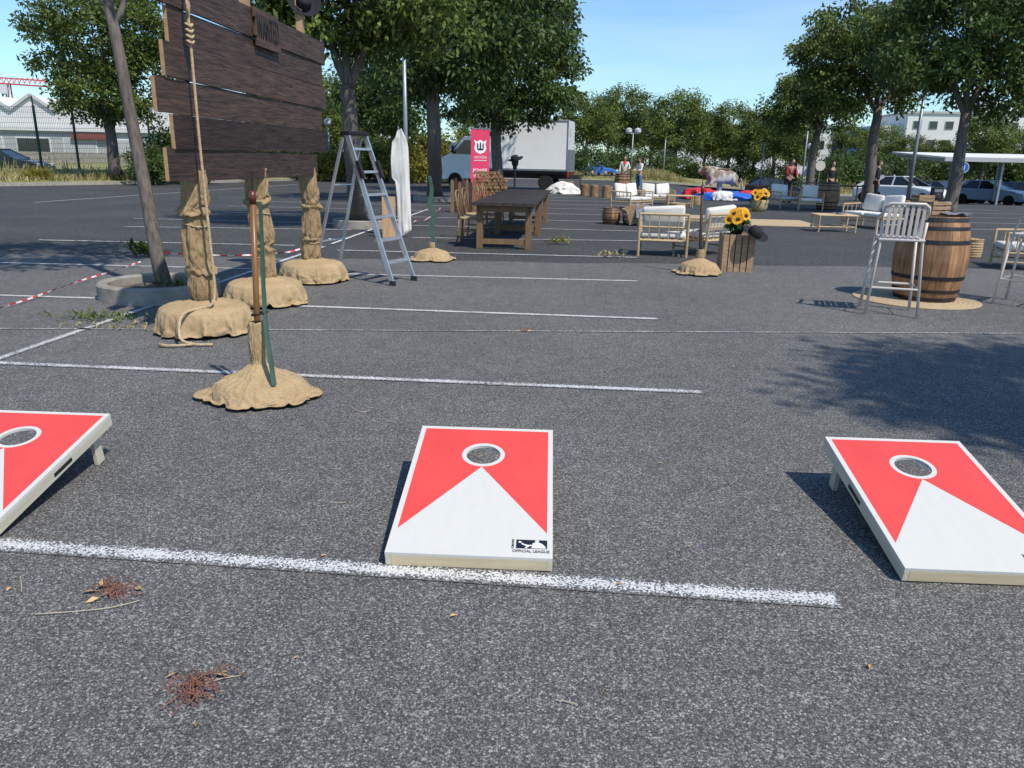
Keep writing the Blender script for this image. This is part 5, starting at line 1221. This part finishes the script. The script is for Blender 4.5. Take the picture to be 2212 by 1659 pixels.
for k in range(14):
    x=-21+3.4*k; b=MB(); b.box((x,-.02,1.7),(2.5,.08,1.5)); f=b.build('window',M['wall'],r); b=MB(); b.box((x,-.07,1.7),(2.3,.04,1.3)); b.build('pane',M['greywall' if k%3 else 'glass'],f)
b=MB(); b.box((3.6,-.3,2.6),(2.6,.1,.5)); b.build('red_band',pm('red_band',(.26,.08,.07)),r)
b=MB(); b.box((2,-3.4,.5),(50,.25,1.0)); o=b.build('concrete_wall',M['concrete'],None,loc=B0,rot=(0,0,.12)); tag(o,'low concrete wall between the fence and white industrial building','wall')
B1=Vector(D(2060,300,115)); B1.z=zf(B1.x,115)-.7
r=thing('office_building','white modern office block with two rows of windows above the shelter','building',B1,-.1)
b=MB(); b.box((5,5,5.2),(24,12,10.4)); b.build('main_wall',M['wall'],r)
b=MB(); b.box((-9,6,4.4),(4,11,8.8)); b.build('side_wing',M['wall'],r); b=MB(); b.box((-12.2,6.2,4.0),(2.6,10,8.0)); b.build('glazed_bay',M['blue'],r)
b=MB(); b.box((5,5,10.55),(24.4,12.4,.3)); b.build('parapet',M['greywall'],r)
b=MB(); b.box((9,5,11.4),(10,6,1.6)); b.build('roof_plant',M['wall'],r)
for zz in (6.4,8.9):
    for k in range(11):
        x=-5.6+2.15*k; b=MB(); b.box((x,-1.03,zz),(1.15,.1,1.1)); f=b.build('window',M['greywall'],r); b=MB(); b.box((x,-1.09,zz),(1.0,.05,.95)); b.build('pane',M['glass'],f)
    for k in range(3):
        x=-10.4+1.3*k; b=MB(); b.box((x,.46,zz-1.6),(.8,.1,1.0)); b.build('window',M['glass'],r)
B2=Vector(D(1700,330,130)); B2.z=0; r=thing('warehouse','pale long building glimpsed behind the far tree row','building',B2,0); b=MB(); b.box((0,5,3.6),(36,10,7.2)); b.build('wall',M['wall'],r); b=MB(); b.box((0,5,7.35),(36.4,10.4,.3)); b.build('roof',M['greywall'],r)
for k in range(10): b=MB(); b.box((-15+3.3*k,-.03,4.6),(2,.1,1.2)); b.build('window',M['glass'],r)
# car shelter
S0=GP(2022,43,400); r=thing('car_shelter','flat roofed car shelter on grey posts before the parked cars','shelter',S0,0)
zt=D(2015,338,43).z-S0.z
b=MB(); b.box((7.5,2.6,zt+.1),(15.0,6.2,.10),Matrix.Rotation(.05,3,'X')); b.build('roof',M['wall'],r); b=MB(); b.box((7.5,-.53,zt-.12),(15.1,.06,.22)); b.build('fascia',M['greywall'],r)
for x in (.8,3.4,6.2,9.2,12.5):
    for y in (.0,5.0): b=MB(); b.box((x,y,zt/2-.05),(.11,.11,zt-.1)); b.build('post',M['galv'],r)
for k in range(8): b=MB(); b.box((.3+2*k,2.6,zt-.08),(.08,5.8,.12),Matrix.Rotation(.05,3,'X')); b.build('roof_beam',M['galv'],r)
# crane
c0_=Vector(D(15,200,170)); r=thing('tower_crane','red and white tower crane jib above the industrial building','crane',(c0_.x,170,0))
jz=D(15,180,170).z
b=MB()
for sx in (-.6,.6):
    for sy in (-.6,.6): b.beam((sx,sy,0),(sx,sy,jz),.2,.2)
for k in range(int(jz/1.5)): z=k*1.5; b.beam((-.6,-.6,z),(.6,-.6,z+1.5),.12,.12)
b.build('mast',M['craneR'],r)
b=MB(); L=9
for y,z in ((-.5,jz),(.5,jz),(0,jz+1.1)): b.beam((-6,y,z+.2),(L,y,z-.5),.24,.24)
for k in range(14): x=-6+k*1.08; b.beam((x,0,jz+1.1),(x+.5,-.5,jz),.14,.14); b.beam((x+.5,-.5,jz),(x+1,0,jz+1.1),.14,.14)
b.build('jib',M['craneR'],r); b=MB(); b.box((0,-.6,jz-1.2),(1.4,1.2,1.8)); b.build('cab',M['wall'],r)
# ------------------------------------------------------------------ lamps, poles, signs
def post_(label,px,Y,py_top,rad,kind):
    b0=GP(px,Y,385); z=D(px,py_top,Y).z-b0.z
    r=thing('street_lamp' if kind else 'metal_pole',label,'street lamp' if kind else 'pole',b0,0)
    b=MB(); b.tube([(0,0,0),(0,0,z*.5),(0,0,z)],[rad*1.15,rad,rad*.8],10); b.build('pole',M['galv'],r,smooth=True)
    if kind>=1:
        for s in ((0,) if kind==1 else (-1,1)):
            if s: b=MB(); b.tube([(0,0,z-.1),(s*.32,0,z-.05)],.03); b.build('arm',M['galv'],r)
            b=MB(); b.ell((s*.32,0,z+.1),(.24,.24,.22),16,10); b.build('globe',M['wall'],r,smooth=True); b=MB(); b.lathe([(.25,.16),(.2,.26),(.03,.32)],16,(s*.32,0,z)); b.build('cap',M['greywall'],r)
post_('straight grey metal pole rising behind the white cloth',878,21,95,.055,0); post_('street lamp with two globes before the far tree row',1362,58,286,.06,2); post_('street lamp with one globe left of the stepladder',714,46,268,.06,1)
post_('tall grey pole before the tall straight trunk tree',1968,34,196,.075,0); post_('thin grey pole right of the far tree row',1733,60,268,.06,0); post_('thin grey pole above the rodeo bull',1643,52,308,.05,0); post_('small single globe lamp near the leaning tree',1742,66,318,.05,1); post_('thin pole left of the black sport utility car',1432,70,300,.05,0)
def rsign(label,px,py,Y,rr,mat):
    b0=GP(px,Y,py); z=D(px,py,Y).z-b0.z; r=thing('round_sign',label,'road sign',b0,0)
    b=MB(); b.tube([(0,.03,0),(0,.03,z+rr)],.03); b.build('pole',M['galv'],r); b=MB(); b.lathe([(rr,-.01),(rr,.01)],28); d=b.build('sign_disc',mat,r,loc=(0,-.02,z),rot=(pi/2,0,0)); b=MB(); b.lathe([(rr*.92,.0),(rr*1.02,.0),(rr*1.02,.014),(rr*.92,.014)],28,cap=False); b.build('rim',M['white'],d)
    return r,z
rsign('grey backed round road sign beside the truck cab',984,320,40,.29,M['greywall']); rsign('beige round road sign between plaid man and oak barrel',1772,358,44,.26,M['cornside'])
r,z=rsign('blue round road sign with white mark by the car shelter',2082,362,41,.25,M['blue'])
b=MB(); b.box((0,-.036,z),(.06,.006,.26)); b.build('white_mark',M['white'],r)
# ------------------------------------------------------------------ debris
def twigs(label,p,n,rr,seed):
    rn=random.Random(seed); r=thing('dried_stems',label,'dried stems',p,rn.random()*6)
    b=MB()
    for k in range(n):
        a=rn.gauss(.6,.8) if k%2 else rn.random()*2*pi; L=rr*rn.uniform(.3,1.0); c=Vector((rn.gauss(0,rr*.32),rn.gauss(0,rr*.22),.012+rn.random()*.014)); d=Vector((cos(a),sin(a),0)); s=Vector((-sin(a),cos(a),0))
        b.tube([c-d*L*.5,c+s*L*.16*rn.uniform(-1,1)+Vector((0,0,.014)),c+d*L*.5+s*L*.2*rn.uniform(-1,1)],[.0015,.0013,.0006],5)
    b.build('stem',M['twig'],r)['kind']='stuff'
    b=MB()
    for k in range(int(n*.8)):
        c=Vector((rn.gauss(0,rr*.3),rn.gauss(0,rr*.24),.012)); b.ell(c,(.0035,.0035,.003),6,4)
    b.build('berries',M['twig'],r)['kind']='stuff'
    for k in range(6):
        b=MB(); c=Vector((rn.gauss(0,rr*.45),rn.gauss(0,rr*.4),.014)); a=rn.random()*6; L=rn.uniform(.012,.03); u=Vector((cos(a),sin(a),.2))*L; v=Vector((-sin(a),cos(a),.1))*L*.45
        b.add([c-u,c+v+Vector((0,0,.006)),c+u,c-v],[(0,1,2,3)]); b.build('leaf',M['dryleaf'],r)
twigs('loose heap of dried reddish stems and berries left of the middle board',G(242,1283),34,.10,2); twigs('dried reddish stem cluster nearest the camera at lower left',G(420,1497),42,.12,3)
twigs('small brown plant scrap lying beyond the middle cornhole board',G(1135,717),10,.08,6)
def refine2(P):
    xy=refine([(p.x,p.y) for p in P],5); return [Vector((a[0],a[1],.013)) for a in xy]
def straw(label,pts):
    b=MB(); b.tube(refine2([G(*q,.012) for q in pts]),.0014,5); tag(b.build('straw_stalk',M['straw'],None),label,'stalk','pale dry stalks on the asphalt')
straw('long thin pale stalk left of the near paint line end',[(75,1327),(150,1322),(230,1314),(285,1302),(300,1297)]); straw('short pale stalk near the right of the lower foreground',[(1200,1512),(1225,1516),(1248,1522)]); straw('short pale stalk behind the middle board at left',[(712,1084),(730,1086),(748,1085)]); straw('curled pale stalk beyond the near burlap mound',[(760,880),(775,888),(790,890),(798,884)]); straw('short pale stalk at the left edge of the foreground',[(44,1245),(46,1262),(47,1278)]); straw('long pale stem beside the nearest reddish stem cluster',[(440,1478),(480,1466),(518,1460)])
rn=random.Random(12); lf=None
for k,(x,y) in enumerate(((1338,1262),(1425,1000),(1312,1491),(486,1452),(20,1272),(970,632),(1130,470),(2130,890),(1585,792),(980,1330),(700,1200),(330,1110),(1600,1380),(1010,700),(820,760),(1780,750),(640,1420),(1490,1180),(1275,650),(560,1090),(1880,1440),(905,850))):
    p=G(x,y,.010)
    if lf is None:
        b=MB(); b.add([(-.018,0,0),(-.004,.009,.007),(.016,.001,.003),(-.002,-.009,.006),(0,0,.001)],[(0,4,1),(1,4,2),(2,4,3),(3,4,0)]); lf=b.build('fallen_leaf',M['dryleaf'],None,loc=p); tag(lf,'tiny dry leaf lying alone on the asphalt','leaf','tiny dry leaves on the asphalt'); lf.scale=(.8,)*3
    else:
        c=lf.copy(); C.objects.link(c); c.location=p; c.rotation_euler=(0,0,rn.random()*6); c.scale=(rn.uniform(.3,.9),)*3
def weed(label,p,n,rr,hgt,seed,mat,flat=.3,stuff=False):
    g=np.random.default_rng(seed); V=[];T=[]
    for k in range(n):
        x,y=g.normal(size=2)*rr*np.array([1.6,.6]); a=g.random()*2*pi; L=hgt*g.uniform(.5,1.2); z=.01+g.random()*hgt*flat; w_=L*.14
        d=np.array([cos(a)*.7,sin(a)*.7,g.uniform(.1,.9)]); s=np.array([-sin(a),cos(a),0])*w_; o=np.array([x,y,z]); V+=[tuple(o),tuple(o+d*L*.5+s),tuple(o+d*L),tuple(o+d*L*.5-s)]; T+=[g.uniform(.6,1.5)]*4
    me=bpy.data.meshes.new('weed'); me.from_pydata(V,[],[(4*i,4*i+1,4*i+2,4*i+3) for i in range(n)]); at=me.attributes.new('tint','FLOAT_COLOR','POINT'); col=np.ones((4*n,4)); col[:,:3]=np.array(T)[:,None]; at.data.foreach_set('color',col.ravel())
    o=meshobj('dead_leaves' if 'dead' in label else 'weed',me,mat,None); o.location=p; return tag(o,label,'dead leaves' if 'dead' in label else 'weed',None,'stuff' if stuff else None)
weed('low green weed patch at the foot of the planter ring',G(228,690),220,.13,.07,1,M['leafB'],.3,True); weed('scatter of dead brown leaves beside the green weed patch',G(262,708),160,.16,.045,2,M['dry'],.1,True); weed('upright leafy weed behind the thin leaning trunk',G(312,556),90,.05,.2,3,M['leafM'],.8)
weed('grass tuft growing through the asphalt right of the dark table',G(1207,528),60,.07,.13,4,M['leafY'],.3); weed('grass tuft in the asphalt seam left of the nearest armchair',G(1315,556),36,.07,.11,5,M['dry'],.3); weed('small weeds growing on the soil of the planter ring',p1+Vector((.22,-.2,.12)),60,.1,.1,6,M['leafB'])
